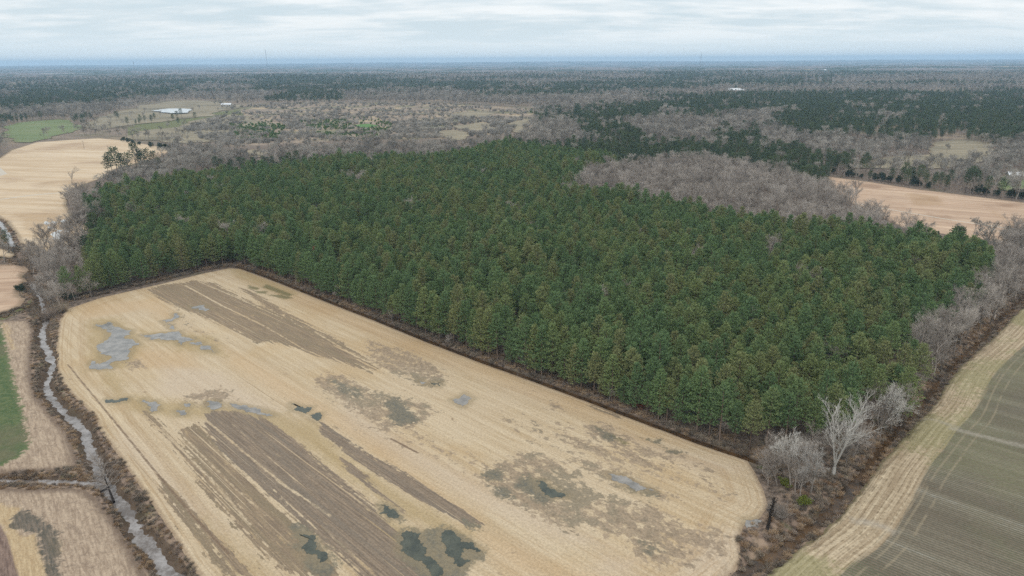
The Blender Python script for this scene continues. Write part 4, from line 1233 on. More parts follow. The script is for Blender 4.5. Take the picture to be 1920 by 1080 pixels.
    for i in range(26):
        f = random.uniform(0.3, 4); k = min(int(f), 3); p = pts[k].lerp(pts[k + 1], f - k)
        d = Vector((random.gauss(0, 1), random.gauss(0, 1), random.uniform(0.2, 1.2))).normalized()
        c.tube(p, p + d * random.uniform(0.4, 1.6), 0.09, 0.03, 4)
        for _ in range(8):
            q = p + Vector((random.gauss(0, .3), random.gauss(0, .3), random.gauss(0, .3))); c.blade(q, q + Vector((random.gauss(0, .3), random.gauss(0, .3), random.gauss(0, .4))), 0.08)
    x, y = at(1438, 992)
    make_tree('dead_tree', 'dead tree', (t.mesh('snag', M['deadbark']), c.mesh('stubs', M['deadbark'])), x, y, 0.2, 0.85, 'black broken dead tree trunk leaning beside the corner puddle', parts=('trunk', 'branches'))
    x, y = at(1458, 968); make_tree('shrub', 'shrub', (shrub_mesh(4.6, 3.2, 61, 210, 'twigs', 0.03),), x, y, 0, 1.0, 'round grey leafless bush right behind the black dead tree', parts=('stems',))
    # fallen tree in the creek
    t = TB(); random.seed(12); a = Vector((0, 0, 0.2)); 
    x0, y0 = G(214, 942, -0.8); x1, y1 = G(184, 868, -0.6)
    d = Vector((x1 - x0, y1 - y0, 0.0)); a = Vector((0, 0, 0))
    t.tube(a, a + d * 0.55 + Vector((0, 0, 0.6)), 0.30, 0.14, 6); t.tube(a + d * 0.55 + Vector((0, 0, 0.6)), a + d + Vector((0, 0, 0.3)), 0.16, 0.05, 5)
    c = TB()
    for i in range(44):
        f = random.uniform(0.25, 1.0); p = a + d * f + Vector((0, 0, 0.5))
        dd = (d.normalized() * 0.6 + Vector((random.gauss(0, .6), random.gauss(0, .6), random.uniform(0, 0.5)))).normalized(); L = random.uniform(1.6, 4.6)
        c.tube(p, p + dd * L, 0.09, 0.03, 3)
        for _ in range(9):
            q = p + dd * L * random.uniform(0.3, 1); c.blade(q, q + (dd + Vector((random.gauss(0, .7), random.gauss(0, .7), random.gauss(0, .4)))) * 1.3, 0.04)
    make_tree('fallen_tree', 'fallen tree', (t.mesh('log', M['deadbark']), c.mesh('fallen_branches', M['bark'])), x0, y0, 0, 1.0, 'fallen dead tree lying in the muddy creek', z=-0.75, parts=('trunk', 'branches'))
    bp_ = [pine_meshes(18, 0.25, 4.6, 66, mat='needles'), pine_meshes(15, 0.15, 4.2, 67, mat='needles')]
    for k, (px, py, s, lab) in enumerate([(1690, 790, 0.95, 'broad dark pine leaning out over the brown creek'), (1672, 770, 0.9, 'broad pine just behind the one over the brown creek'), (1712, 740, 0.9, 'wide pine among the pale creek trees, midway'),
                                        (1700, 712, 0.85, 'farther wide pine among the pale creek trees')]):
        x, y = at(px, py); make_tree('broad_pine', 'pine tree', bp_[k % 2], x, y, k * 1.3, s, lab)
    # rust coloured dead pine in the stand and the small one at the edge
    pr = pine_meshes(14.5, 0.3, 2.0, 77, mat='redleaf')
    x, y = G(589, 468, 13); make_tree('rusty_pine', 'pine tree', pr, x, y, 0, 1.0, 'rust red dying pine poking out of the green stand')
    x, y = G(1198, 768); make_tree('rusty_shrub', 'shrub', (leafy_mesh(2.2, 1.3, 88, 160, 'redleaf', 0.1),), x, y, 0, 1.0, 'small rust leaved bush at the foot of the front pines', parts=('leaves',))
    for px, py, s, m, lab in [(1471, 912, 0.8, 'lime', 'lime green bush left of the slim pale trees'), (1506, 948, 1.0, 'lime', 'lime green bush beside the brown creek'),
                              (1425, 880, 0.45, 'lime', 'tiny lime green bush at the pine corner'), (125, 562, 2.0, 'cedar', 'dark evergreen bush at the edge of the grey thicket'), (38, 545, 1.3, 'cedar', 'dark bush at the bitten edge of the small pale field')]:
        x, y = at(px, py); make_tree('evergreen_shrub', 'shrub', (leafy_mesh(2.3, 1.5, int(px), 420, m, 0.10),), x, y, 0, s, lab, parts=('leaves',))
    x, y = at(92, 592); make_tree('leafless_bush', 'shrub', (shrub_mesh(6.5, 5.0, 65, 420, 'redtwigs', 0.03),), x, y, 0, 1.0, 'large round brownish leafless bush over the creek by the thicket', parts=('stems',))
    x, y = at(115, 585); make_tree('leafless_bush', 'shrub', (shrub_mesh(5.0, 4.2, 66, 300, 'brush', 0.03),), x, y, 2, 1.0, 'dark leafless bush right of the brownish bush', parts=('stems',))
    # tall dark pines standing in a group beyond the left end
    fprot = []
    G2 = [(212, 330, 1.0), (222, 332, 1.1), (232, 333, 1.15), (243, 330, 0.95), (258, 326, 1.15), (268, 325, 1.1), (280, 323, 1.0), (292, 322, 0.8), (300, 325, 0.75), (204, 331, 0.85)]
    for k, (px, py, s) in enumerate(G2):
        x, y = G(px, py)
        e, kids = make_tree('tall_pine', 'pine tree', farp[k % 3], x, y, k, s * 1.15, f'dark tall pine, {["first","second","third","fourth","fifth","sixth","seventh","eighth","ninth","tenth"][[9,0,1,2,3,4,5,6,7,8].index(k)]} from the left in the group by the wide tan field', 'tall pines by the wide tan field')
        if k < 3: fprot.append(kids)
    fb = []
    for k, (px, py) in enumerate([(305, 318), (325, 312), (345, 322)]):
        x, y = G(px, py)
        e, kids = make_tree('bare_tree', 'bare tree', farb[k], x, y, k, 0.9, ['leafless tree just right of the tall pine group', 'second leafless tree right of the tall pine group', 'third leafless tree right of the tall pine group'][k], 'leafless trees by the tall pine group')
        fb.append(kids)
    # cedars under the trees along the pink field
    cm = [leafy_mesh(6.0, 2.4, 700 + i, 700, 'cedar', 0.17) for i in range(3)]
    cp = [(1562, 327, .8), (1590, 333, 1), (1600, 334, 1.15), (1615, 336, .7), (1640, 340, 1), (1655, 342, 1.2), (1668, 344, 1.1), (1683, 345, 1.0), (1712, 350, 1.2), (1722, 351, .9), (1740, 354, .8),
          (1830, 365, 1.2), (1845, 367, 1.0), (1870, 369, .8), (1893, 372, 1.1), (1905, 373, 1.3), (1918, 375, 1.2), (1935, 378, 1.2)]
    for k, (px, py, s) in enumerate(cp):
        x, y = G(px, py - 2)
        make_tree('cedar', 'cedar', (cm[k % 3],), x, y, k * 1.7, s, f'{["small","stout","large"][0 if s < .9 else 1 if s < 1.15 else 2]} dark cedar, {ORD[k]} from the left on the far edge of the pink field', 'cedars along the pink field', parts=('leaves',))
    for k, (px, py, s) in enumerate([(232, 265, 1), (240, 267, .9), (250, 270, .9), (262, 272, .8), (282, 276, 1.0), (300, 279, 1.1), (312, 281, 1.3), (322, 283, 1.2), (330, 270, 1.1)]):
        x, y = G(px, py)
        make_tree('cedar', 'cedar', (cm[k % 3],), x, y, k * 1.7, s * 1.1, f'{["small","stout"][s >= 1]} dark cedar, {ORD[k]} from the left on the back edge of the wide tan field', 'cedars along the wide tan field', parts=('leaves',))

    # ---------------------------------------------------------------- undergrowth
    sh = []
    for k, (px, py, hh, ww, m, lab) in enumerate([(1462, 1003, 1.6, 1.6, 'brush', 'knee high brown shrub on the creek bank near the dead tree'), (1482, 1000, 1.2, 1.8, 'redtwigs', 'reddish shrub on the creek bank near the dead tree'),
                                            (1440, 1040, 1.3, 2.0, 'grassblades', 'dry grass tussock on the creek bank at the bottom edge')]):
        x, y = G(px, py); e, kids = make_tree('bank_shrub', 'shrub', (shrub_mesh(hh, ww, 40 + k, 90, m, 0.03),), x, y, 0, 1.0, lab, parts=('stems',)); sh.append(kids)
    pts = []
    for line, w, bw, n_ in [(CREEK_L, 1.6, 6.6, 5200), (BRANCH_L, 0.8, 4.5, 900), (BRANCH_L2, 0.8, 5, 700), (CREEK_R, 1.6, 7.5, 4600), (DITCH_LU, 1.2, 6, 900)]:
        L = np.r_[0, np.cumsum(np.hypot(*np.diff(line, axis=0).T))]; s = rng.uniform(0, L[-1], n_)
        c_ = np.c_[np.interp(s, L, line[:, 0]), np.interp(s, L, line[:, 1])]; ang = rng.uniform(0, 6.28, n_); rr_ = rng.uniform(w, bw, n_)
        pts.append(c_ + np.c_[np.cos(ang), np.sin(ang)] * rr_[:, None])
    L = np.r_[0, np.cumsum(np.hypot(*np.diff(DITCH, axis=0).T))]; s = rng.uniform(0, L[-1], 3600)
    nrm = np.array([-_dir[1], _dir[0]])
    pts.append(np.c_[np.interp(s, L, DITCH[:, 0]), np.interp(s, L, DITCH[:, 1])] + nrm * rng.uniform(1.1, 7, 3600)[:, None])
    L = np.r_[0, np.cumsum(np.hypot(*np.diff(DITCH_T, axis=0).T))]; s = rng.uniform(0, L[-1], 900)
    pts.append(np.c_[np.interp(s, L, DITCH_T[:, 0]), np.interp(s, L, DITCH_T[:, 1])] + np.array([-0.72, 0.69]) * rng.uniform(0.8, 6, 900)[:, None])
    for poly, sp in ((CORNER_R, 1.5), (CLUMP_L, 1.9), (BAND_R, 2.0)): pts.append(jitter_grid(poly, sp, 0.1, 0.5))
    U = np.vstack(pts)
    ok = np.ones(len(U), bool)
    for f in ALLFIELDS: ok &= sdf(U, f, 3.0) < 0.2
    for line, w, bw, dep in CARVES:
        if bw > 3: ok &= line_dist(U, line, 20)[0] > w * 0.95
    U = U[ok]
    nU = fbm(U[:, 0], U[:, 1], 7, 3)
    keepU = (nU < 0.6) | (rng.random(len(U)) < 0.45); U = U[keepU]; nU = nU[keepU]
    pick = np.where(nU > 0.5, rng.choice([1, 2], len(U), p=[.35, .65]), rng.choice([0, 1, 2], len(U), p=[.6, .25, .15]))
    instancer('undergrowth', sh, np.c_[U, height(U)], pick, rng.uniform(0.4, 1.1, len(U)) * np.where(line_dist(U, CREEK_L, 40)[0] < 12, 0.6, 0.85), rng.uniform(0, 6.28, len(U)), 'brown brambles and dry grass on the banks and under the trees')

    # ---------------------------------------------------------------- woods of the middle distance and beyond
    PZ = [PL(p, 10.0) for p in (
        [(1078, 195), (1250, 190), (1420, 190), (1540, 172), (1690, 172), (1690, 196), (1560, 206), (1420, 205), (1300, 216), (1200, 214), (1110, 240), (1070, 222)],
        [(1095, 200), (1140, 205), (1180, 240), (1215, 255), (1200, 268), (1100, 258), (1080, 230)], [(1560, 190), (1700, 185), (1920, 165), (1990, 165), (1990, 245), (1880, 262), (1780, 250), (1700, 225), (1600, 215)],
        [(1440, 215), (1560, 200), (1700, 230), (1760, 250), (1690, 262), (1560, 250), (1480, 245)], [(1350, 235), (1420, 230), (1430, 262), (1370, 270), (1330, 250)], [(1240, 160), (1560, 158), (1560, 150), (1240, 150)],
        [(500, 180), (560, 168), (640, 172), (660, 190), (560, 196), (480, 196)], [(0, 180), (100, 165), (240, 150), (400, 150), (330, 172), (200, 185), (80, 200), (0, 205)], [(440, 155), (560, 145), (800, 150), (820, 162), (700, 168), (480, 165)],
        [(780, 158), (900, 152), (1000, 160), (900, 172), (790, 168)], [(1000, 160), (1200, 150), (1400, 155), (1300, 165), (1050, 170)])]
    YP = [PL(p) for p in ([(430, 232), (500, 224), (540, 236), (520, 262), (440, 262)], [(560, 228), (700, 220), (740, 236), (720, 260), (600, 256)], [(980, 200), (1060, 198), (1070, 214), (990, 216)], [(640, 262), (700, 262), (700, 280), (650, 284)])]
    rings = [(330, 900, 7.6), (900, 1700, 9.0), (1700, 2900, 13.0), (2900, 4800, 21.0)]
    bp, pp, yp = [], [], []
    for r0, r1, sp in rings:
        g = np.arange(-r1, r1, sp); gy = np.arange(r0 * 0.6, r1, sp)
        A, B = np.meshgrid(g, gy); Q = np.c_[A.ravel(), B.ravel()]; Q = Q + rng.uniform(-0.45, 0.45, Q.shape) * sp
        rr_ = np.hypot(*Q.T); an = np.degrees(np.arctan2(Q[:, 0], Q[:, 1]))
        Q = Q[(rr_ >= r0) & (rr_ < r1) & (np.abs(an) < 41)]
        v_, X, Y = in_view(Q, 0, 120); Q = Q[v_]
        for f in ALLFIELDS: Q = Q[sdf(Q, f, 4.0) < -1.5]
        for f in FARFIELDS + [POND]:
            if f is not PAST2: Q = Q[~(inside(Q, f) & ((rng.random(len(Q)) > 0.04) | (f is POND)))]
        for f in (PINES, CLUMP_L, INLET_L, BAND_R, CORNER_R, INLET_R): Q = Q[~inside(Q, f)]
        for f, pr in [(L1, .95), (GREEN_L, .9), (PAST, .72), (GREEN_M, .9)] + [(t, .7) for t in TANS]: Q = Q[~(covers(Q, f, 13) & (rng.random(len(Q)) < pr))]
        Q = Q[~(covers(Q, R1, 11) & (rng.random(len(Q)) < 0.6)) & ~(covers(Q, R2, 11) & (rng.random(len(Q)) < 0.35)) & ~(covers(Q, CUT, 13) & (rng.random(len(Q)) < 0.93))]
        rr_ = np.hypot(*Q.T)
        cut = inside(Q, CUT)
        young = np.zeros(len(Q), bool)
        for f in YP: young |= inside(Q, f)
        pz = np.zeros(len(Q), bool)
        for f in PZ: pz |= inside(Q, f)
        nn = fbm(Q[:, 0] * 0.8 + 900, Q[:, 1] * 1.5, 330, 3) * 0.8 + fbm(Q[:, 0], Q[:, 1], 60, 2) * 0.2
        th = np.interp(rr_, [300, 900, 1700, 5000], [0.64, 0.575, 0.52, 0.49])
        pine = (nn > th) | (pz & (fbm(Q[:, 0], Q[:, 1], 70, 3) > 0.36))
        rnd = rng.random(len(Q))
        pine &= rnd < 0.97
        keep = np.ones(len(Q), bool)
        # open strips with lines of single trees left of the middle
        openl = inside(Q, PL([(150, 262), (250, 236), (345, 226), (430, 206), (450, 240), (345, 262), (330, 275), (240, 262)]))
        lines = (np.abs(((Q[:, 1] + Q[:, 0] * 0.45) % 120) - 60) < 9)
        keep &= ~(openl & ~lines & (rnd > 0.05)) & ~(openl & lines & (rnd > 0.75))
        keep &= ~(cut & (rnd > 0.02))
        op = covers(Q, PAST2, 11)
        keep &= ~(op & ~lines & (rnd > 0.06)) & ~(op & lines & (rnd > 0.6))
        # small bare thinnings
        keep &= ~((fbm(Q[:, 0] + 50, Q[:, 1], 110, 3) > 0.69) & (rr_ < 2500))
        pine &= ~cut | (rnd < 0.012)
        Qb, Qp = Q[keep & ~pine], Q[keep & pine]
        bp.append((Qb, np.full(len(Qb), sp))); pp.append((Qp, np.full(len(Qp), sp)))
    def mass(name, lst, protos, lab, base):
        Q = np.vstack([a for a, _ in lst]); sp = np.concatenate([b_ for _, b_ in lst])
        s = rng.uniform(0.62, 1.05, len(Q)) * base * np.interp(sp, [7, 9, 13, 21], [1.0, 1.0, 1.12, 1.5])
        instancer(name, protos, np.c_[Q, height(Q) - np.interp(sp, [9, 21], [0, 4])], rng.integers(0, 3, len(Q)), s, rng.uniform(0, 6.28, len(Q)), lab)
        print(name, len(Q))
    mass('far_bare_woods', bp, fb, 'grey brown leafless woods stretching away behind the fields', 0.92)
    mass('far_pine_woods', pp, fprot, 'dark green pine woods scattered among the grey woods', 0.88)
    # scrub of saplings on the cut over land
    x, y = G(620, 262); e, k1 = make_tree('leafless_sapling', 'sapling', (shrub_mesh(5.0, 4.0, 91, 60, 'fartwigs', 0.11),), x, y, 0, 1.0, 'grey leafless sapling at the front of the cut over scrub', parts=('stems',))
    x, y = G(600, 258); e, k2 = make_tree('young_pine', 'sapling', (leafy_mesh(3.5, 1.4, 92, 70, 'youngpine', 0.28),), x, y, 0, 1.0, 'bright green young pine at the front of the cut over scrub', parts=('leaves',))
    x, y = G(640, 262); e, k3 = make_tree('leafless_sapling', 'sapling', (shrub_mesh(8.0, 3.0, 93, 50, 'fartwigs', 0.12),), x, y, 0, 1.0, 'taller grey sapling beside the young green pine', parts=('stems',))
    Q = jitter_grid(CUT, 6.5, 0.4, 0.5); Q = Q[np.hypot(*Q.T) > 420]
    for f in TANS + [GREEN_M, L1]: Q = Q[~inside(Q, f)]
    v_, X, Y = in_view(Q, 0, 60); Q = Q[v_]; Y = Y[v_]
    dens = 0.25 + 0.75 * sstep(Y, 212, 245)
    Q = Q[rng.random(len(Q)) < dens * np.clip(5 * fbm(Q[:, 0], Q[:, 1], 60, 3) - 1.5, 0.12, 1)]
    y_ = np.zeros(len(Q), bool)
    for f in YP: y_ |= inside(Q, f)
    y_ &= fbm(Q[:, 0], Q[:, 1], 25, 2) > 0.36
    pick = np.where(y_, 1, rng.choice([0, 2], len(Q), p=[.75, .25]))
    instancer('scrub', [k1, k2, k3], np.c_[Q, height(Q)], pick, rng.uniform(0.6, 1.25, len(Q)), rng.uniform(0, 6.28, len(Q)), 'thin grey scrub and young pines on the cut over land')
    print('pines', len(P), 'bare rest', len(rp), 'und', len(U), 'scrub', len(Q))


# ------------------------------------------------------------------ far canopy, one continuous sheet of treetops
def canopy_fn(b, p):
    pos = b.pos()
    x, y, z = b.sep(pos)
    q = b.vec(x, y * 0.62, 0.0)
    n = b.noise(q, 0.0016, 6, 0.62); m = b.noise(q, 0.012, 4, 0.6); k = b.noise(pos, 0.06, 3, 0.7)
    bare = b.mix(b.smooth(k * 0.5 + m * 0.5, 0.35, 0.65), lin(96, 90, 88), lin(146, 136, 130))
    pine = b.mix(b.smooth(k, 0.35, 0.65), (0.018, 0.032, 0.018, 1), (0.04, 0.062, 0.03, 1))
    c = b.mix(b.smooth(n * 0.7 + m * 0.3, 0.485, 0.525), bare, pine)
    c = b.mix(b.smooth(b.noise(q, 0.003, 3, 0.5), 0.70, 0.72) * 0.8, c, lin(176, 162, 128))
    b.put(p.inputs['Base Color'], c)


def build_canopy():
    M['canopy'] = material('far_treetops', canopy_fn)
    r = np.r_[np.exp(np.arange(math.log(4300), math.log(22500), 0.0032))]
    th = np.radians(np.arange(-47, 47.01, 0.085))
    X = r[:, None] * np.sin(th)[None]; Y = r[:, None] * np.cos(th)[None]
    P = np.c_[X.ravel(), Y.ravel()]
    rr = np.hypot(*P.T)
    amp = np.interp(rr, [4300, 9000, 20000, 22500], [1, 1.1, 1.3, 1.6])
    z = height(P) + 9.5 + (vnoise(P[:, 0] / 16, P[:, 1] / 26) - 0.5) * 11 * amp + (fbm(P[:, 0], P[:, 1], 140, 2) - 0.5) * 12 * amp
    z -= 14 * (1 - sstep(rr, 4300, 4600))
    nr, nt = len(r), len(th)
    i = np.arange(nr - 1)[:, None] * nt; j = np.arange(nt - 1)[None]
    F = np.stack([i + j, i + j + 1, i + nt + j + 1, i + nt + j], -1).reshape(-1, 4)[:, ::-1]
    me = mesh_np('distant_woods', np.c_[P, z], F, M['canopy'])
    obj('distant_woods', me, kind='stuff', label='blue grey woods reaching the horizon')
    print('canopy', len(P))


# ------------------------------------------------------------------ buildings, towers, masts
def boxes(name, lst, mat, parent=None):
    bm = bmesh.new()
    for (cx, cy, cz, sx_, sy_, sz_) in lst:
        r_ = bmesh.ops.create_cube(bm, size=1.0)
        for v in r_['verts']: v.co = Vector((v.co.x * sx_ + cx, v.co.y * sy_ + cy, v.co.z * sz_ + cz))
    me = bpy.data.meshes.new(name); bm.to_mesh(me); bm.free(); me.materials.append(mat)
    return obj(name, me, parent)


def gable(name, w, d, zb, zt, ov, mat, parent):
    """pitched roof, ridge along x, w long and d deep, with thickness"""
    bm = bmesh.new(); th = 0.25
    pr = [(-d / 2 - ov, zb - 0.2), (0, zt), (d / 2 + ov, zb - 0.2), (d / 2 + ov, zb - 0.2 - th), (0, zt - th), (-d / 2 - ov, zb - 0.2 - th)]
    A = [bm.verts.new((-w / 2 - ov, y, z)) for y, z in pr]; B = [bm.verts.new((w / 2 + ov, y, z)) for y, z in pr]
    for i in range(6):
        j = (i + 1) % 6; bm.faces.new((A[i], A[j], B[j], B[i]))
    bm.faces.new((A[0], A[5], A[4], A[1])); bm.faces.new((A[1], A[4], A[3], A[2])); bm.faces.new((B[1], B[4], B[5], B[0])); bm.faces.new((B[2], B[3], B[4], B[1]))
    bmesh.ops.recalc_face_normals(bm, faces=bm.faces)
    me = bpy.data.meshes.new(name); bm.to_mesh(me); bm.free(); me.materials.append(mat)
    return obj(name, me, parent)


def empty(name, x, y, z, rz, label, cat, group=None):
    e = bpy.data.objects.new(name, None); col.objects.link(e); e.location = (x, y, z); e.rotation_euler = (0, 0, rz)
    e['label'] = label; e['category'] = cat
    if group: e['group'] = group
    return e


def build_built():
    def wn(a, c2, s=0.5):
        return lambda b, p: b.put(p.inputs['Base Color'], b.mix(b.noise(b.pos(), s, 4), a, c2))
    wall = material('pale_wall', wn(lin(196, 190, 180), lin(176, 170, 160)))
    roofm = material('white_metal_roof', wn(lin(226, 228, 230), lin(206, 210, 212), 0.2), rough=0.4, spec=0.4)
    tank = material('white_tank', wn(lin(236, 238, 240), lin(220, 224, 226), 0.1), rough=0.5)
    steel = material('grey_steel', wn(lin(120, 124, 128), lin(150, 152, 154)), rough=0.6)
    glass = material('dark_window', wn(lin(40, 44, 50), lin(60, 64, 70)), rough=0.2)
    wood = material('pole_wood', wn(lin(92, 80, 68), lin(120, 106, 90)))
    def house(px, py, w, d, hh, rz, label, name='house', dz=0.0, win=4):
        x, y = G(px, py); z = zat(x, y)
        e = empty(name, x, y, z + dz, rz, label, 'house' if name == 'house' else name.replace('_', ' '))
        bm = bmesh.new(); zt = hh + d * 0.24
        pr = [(-d / 2, 0), (-d / 2, hh), (0, zt - 0.3), (d / 2, hh), (d / 2, 0)]
        A = [bm.verts.new((-w / 2, yy, zz)) for yy, zz in pr]; B = [bm.verts.new((w / 2, yy, zz)) for yy, zz in pr]
        bm.faces.new(A[::-1]); bm.faces.new(B)
        for i in range(5):
            j = (i + 1) % 5
            if i not in (1, 2): bm.faces.new((A[i], A[j], B[j], B[i]))
        bmesh.ops.recalc_face_normals(bm, faces=bm.faces)
        me = bpy.data.meshes.new('wall'); bm.to_mesh(me); bm.free(); me.materials.append(wall); obj('wall', me, e)
        gable('roof', w, d, hh + 0.2, zt, 0.6, roofm, e)
        for k in range(win):
            xx = -w / 2 + w * (k + 0.5) / win
            if k == win // 2: boxes('door', [(xx, -d / 2 - 0.03, 1.05, 1.1, 0.08, 2.1)], glass, e)
            else: boxes('window', [(xx, -d / 2 - 0.03, hh * 0.55, 1.4, 0.08, 1.2)], glass, e)
        return e
    house(1912, 336, 17, 10, 3.2, R(-18), 'white roofed farmhouse among bare trees at the right border')
    house(1950, 330, 12, 9, 3.0, R(-18), 'pale outbuilding behind the white roofed farmhouse', 'outbuilding')
    house(1375, 177, 34, 18, 6, R(4), 'long white shed left of its twin by the far tan clearing', 'shed', dz=6, win=6)
    house(1386, 178, 20, 16, 6, R(4), 'short white shed right of its twin by the far tan clearing', 'shed', dz=6, win=4)
    house(425, 201, 20, 12, 4, R(10), 'low farm shed behind the pasture pond', 'shed', dz=1, win=4)
    x, y = G(128, 143.5)
    e = empty('warehouse', x, y, zat(x, y) + 8, R(3), 'long low white warehouse far away on the left', 'warehouse')
    boxes('wall', [(-110, 0, 5, 120, 60, 10), (20, 0, 5, 90, 60, 10), (120, 6, 5, 70, 60, 10)], wall, e)
    boxes('roof', [(-110, 0, 10.6, 122, 62, 1), (20, 0, 10.6, 92, 62, 1), (120, 6, 10.6, 72, 62, 1)], roofm, e)
    for k in range(8): boxes('door', [(-150 + k * 38, -31, 3.2, 6, 1.4, 5)], glass, e)
    x, y = G(1783, 121.5)
    e = empty('warehouse', x, y, zat(x, y) + 12, R(0), 'tiny white warehouse under the horizon on the right', 'warehouse')
    boxes('wall', [(0, 0, 9, 200, 80, 18)], wall, e); boxes('roof', [(0, 0, 19, 204, 84, 2)], roofm, e)
    for k in range(4): boxes('door', [(-75 + k * 50, -41, 5, 12, 2, 10)], glass, e)

    def tower(px, py_top, dist, s, label, legs=True):
        # stands at distance DIST so that its tank shows at the pixel's height
        x0, y0 = G(px, 540); d = np.array([x0, y0]); d = d / np.hypot(*d) * dist
        z = zat(*d)
        c_ = FOC * math.cos(PITCH) ; ang = math.atan((540 - py_top) / FOC) - PITCH + (px - 960) / FOC * -ROLL
        ztop = H + math.tan(ang) * dist
        e = empty('water_tower', float(d[0]), float(d[1]), z, 0.3, label, 'water tower', 'water towers in the far woods')
        hh = max(ztop - z, 15 * s)
        bm = bmesh.new()
        prof = [(0, hh - 13 * s), (6.2 * s, hh - 11 * s), (8.2 * s, hh - 7 * s), (8 * s, hh - 3.5 * s), (4.5 * s, hh - 0.8 * s), (0, hh)]
        rings_ = []
        for r_, zz in prof:
            rings_.append([bm.verts.new((max(r_, 0.05) * math.cos(t * math.pi / 8), max(r_, 0.05) * math.sin(t * math.pi / 8), zz)) for t in range(16)])
        for a_, b2 in zip(rings_, rings_[1:]):
            for t in range(16): bm.faces.new((a_[t], a_[(t + 1) % 16], b2[(t + 1) % 16], b2[t]))
        bmesh.ops.recalc_face_normals(bm, faces=bm.faces)
        me = bpy.data.meshes.new('tank'); bm.to_mesh(me); bm.free(); me.materials.append(tank); obj('tank', me, e)
        if legs:
            for k in range(6):
                t = TB(); a_ = k * math.pi / 3
                t.tube((7 * s * math.cos(a_) * 1.15, 7 * s * math.sin(a_) * 1.15, -2), (7 * s * math.cos(a_), 7 * s * math.sin(a_), hh - 9.5 * s), 0.45 * s, 0.45 * s, 6)
                obj('leg', t.mesh('leg', tank), e)
            t = TB(); t.tube((0, 0, -2), (0, 0, hh - 12 * s), 0.9 * s, 0.9 * s, 8); obj('pipe', t.mesh('pipe', tank), e)
        else:
            t = TB(); t.tube((0, 0, -2), (0, 0, hh - 10 * s), 2.4 * s, 2.0 * s, 12); obj('column', t.mesh('column', tank), e)
    tower(475, 136, 5200, 1.0, 'white water tower nearest on the left, above the pine belt')
    tower(1493, 129, 5300, 1.25, 'white legged water tower nearest on the right of the middle')
    tower(463, 122, 13500, 1.7, 'faint white water tower just above the nearest left one')
    tower(1452, 118, 15000, 1.6, 'faint white water tower left of the legged one', False)
    tower(1533, 118, 14000, 1.5, 'faint slim white water tower, lower of the two right of the legged one', False)
    tower(1537, 113.5, 19000, 1.6, 'faintest white water tower, upper of the two right of the legged one', False)
    tower(1765, 116, 17000, 2.3, 'faint white water tower above the tiny right warehouse', False)
    tower(261, 121.5, 15000, 1.2, 'faint white water tower far left under the horizon', False)

    def mast(px, ytop, ybase, dist, label, panels):
        x0, y0 = G(px, 540); d = np.array([x0, y0]); d = d / np.hypot(*d) * dist; z = zat(*d)
        ang = math.atan((540 - ytop) / FOC) - PITCH + (px - 960) / FOC * -ROLL
        hh = H + math.tan(ang) * dist - z
        e = empty('radio_mast', float(d[0]), float(d[1]), z, 0.2, label, 'radio mast', 'radio masts on the horizon')
        s = dist / 10000
        t = TB(); w = 1.9 * s
        for k in range(3):
            a_ = k * 2.094; t.tube((w * math.cos(a_), w * math.sin(a_), -2), (w * math.cos(a_), w * math.sin(a_), hh), 0.55 * s, 0.5 * s, 4)
        n_ = int(hh / 8)
        for i in range(n_):
            for k in range(3):
                a_, b2 = k * 2.094, (k + 1) * 2.094
                t.tube((w * math.cos(a_), w * math.sin(a_), i * 8), (w * math.cos(b2), w * math.sin(b2), i * 8 + 8), 0.25 * s, 0.25 * s, 3)
        obj('lattice', t.mesh('lattice', steel), e)
        for f in panels:
            t = TB(); t.tube((0, 0, hh * f), (0, 0, hh * f + 7 * s), 3.6 * s, 3.6 * s, 8); obj('antenna', t.mesh('antenna', tank if f < .8 else steel), e)
        for k in range(3):
            t = TB(); a_ = k * 2.094 + 0.5
            for f in (0.5, 0.92): t.tube((0, 0, hh * f), (hh * 0.5 * math.cos(a_), hh * 0.5 * math.sin(a_), 0), 0.1, 0.1, 3)
            obj('guy_wire', t.mesh('guy_wire', steel), e)
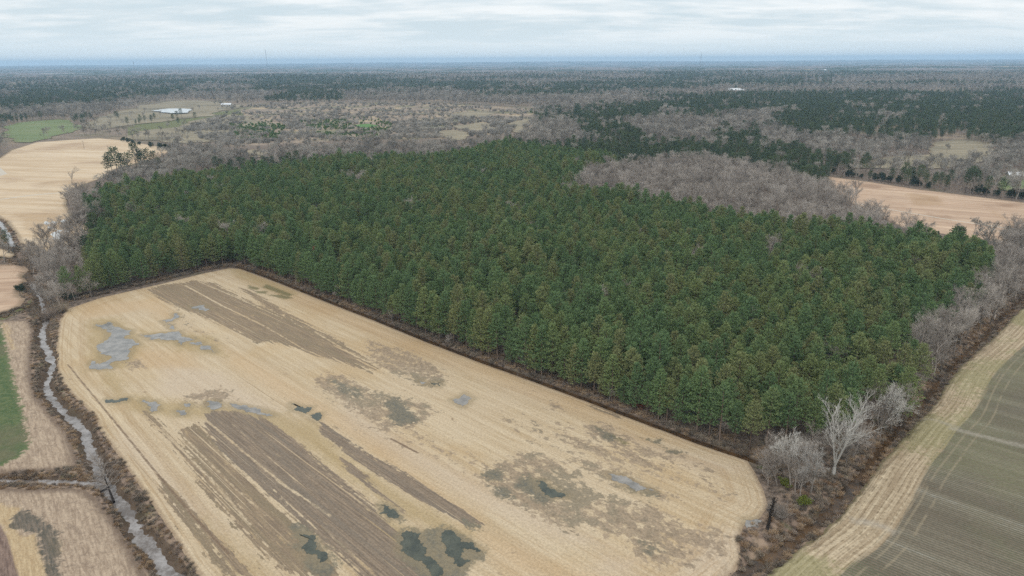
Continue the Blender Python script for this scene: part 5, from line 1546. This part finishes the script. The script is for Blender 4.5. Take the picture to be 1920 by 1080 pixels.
    mast(548, 93, 128, 3900, 'tall thin radio mast left of the middle of the horizon', (0.80, 0.90))
    mast(1281, 99.5, 122, 4300, 'shorter radio mast right of the middle of the horizon', (0.62, 0.8))
    mast(323, 115, 124, 6000, 'small faint mast far left on the horizon', (0.85,))

    def pole(px, py, h_, label):
        x, y = G(px, py); e = empty('utility_pole', x, y, zat(x, y), R(25), label, 'utility pole', 'poles in the wide tan field')
        t = TB(); t.tube((0, 0, -0.5), (0, 0, h_), 0.17, 0.12, 7); obj('post', t.mesh('post', wood), e)
        boxes('crossarm', [(0, 0.1, h_ - 0.6, 2.4, 0.12, 0.14)], wood, e)
        t = TB()
        for k in (-1, 0, 1): t.tube((k, 0.1, h_ - 0.53), (k, 0.1, h_ - 0.3), 0.07, 0.05, 6)
        obj('insulator', t.mesh('insulator', wall), e)
    pole(158, 280, 9.5, 'wooden utility pole in the back of the wide tan field')
    pole(205, 292, 10, 'wooden utility pole nearer the tall pine group')


def build_haze():
    # even air round camera and land
    s = 46000.0
    bm = bmesh.new(); bmesh.ops.create_cube(bm, size=1.0)
    for v in bm.verts: v.co = Vector((v.co.x * s, v.co.y * s, v.co.z * 260 + 40))
    me = bpy.data.meshes.new('haze'); bm.to_mesh(me); bm.free()
    m = bpy.data.materials.new('haze_air'); m.use_nodes = True; nt = m.node_tree; nt.nodes.clear()
    o = nt.nodes.new('ShaderNodeOutputMaterial'); v = nt.nodes.new('ShaderNodeVolumePrincipled')
    v.inputs['Color'].default_value = (0.50, 0.74, 1.0, 1); v.inputs['Density'].default_value = HAZE
    v.inputs['Anisotropy'].default_value = 0.0
    nt.links.new(v.outputs[0], o.inputs['Volume'])
    me.materials.append(m)
    obj('haze', me, kind='stuff', label='pale blue air fading the far woods')


HAZE = 8.5e-5
import time as _t
t0 = _t.time(); build_fields(); print('fields', round(_t.time() - t0, 1))
build_plants(); print('plants', round(_t.time() - t0, 1))
build_canopy(); build_built(); build_haze(); print('all', round(_t.time() - t0, 1))
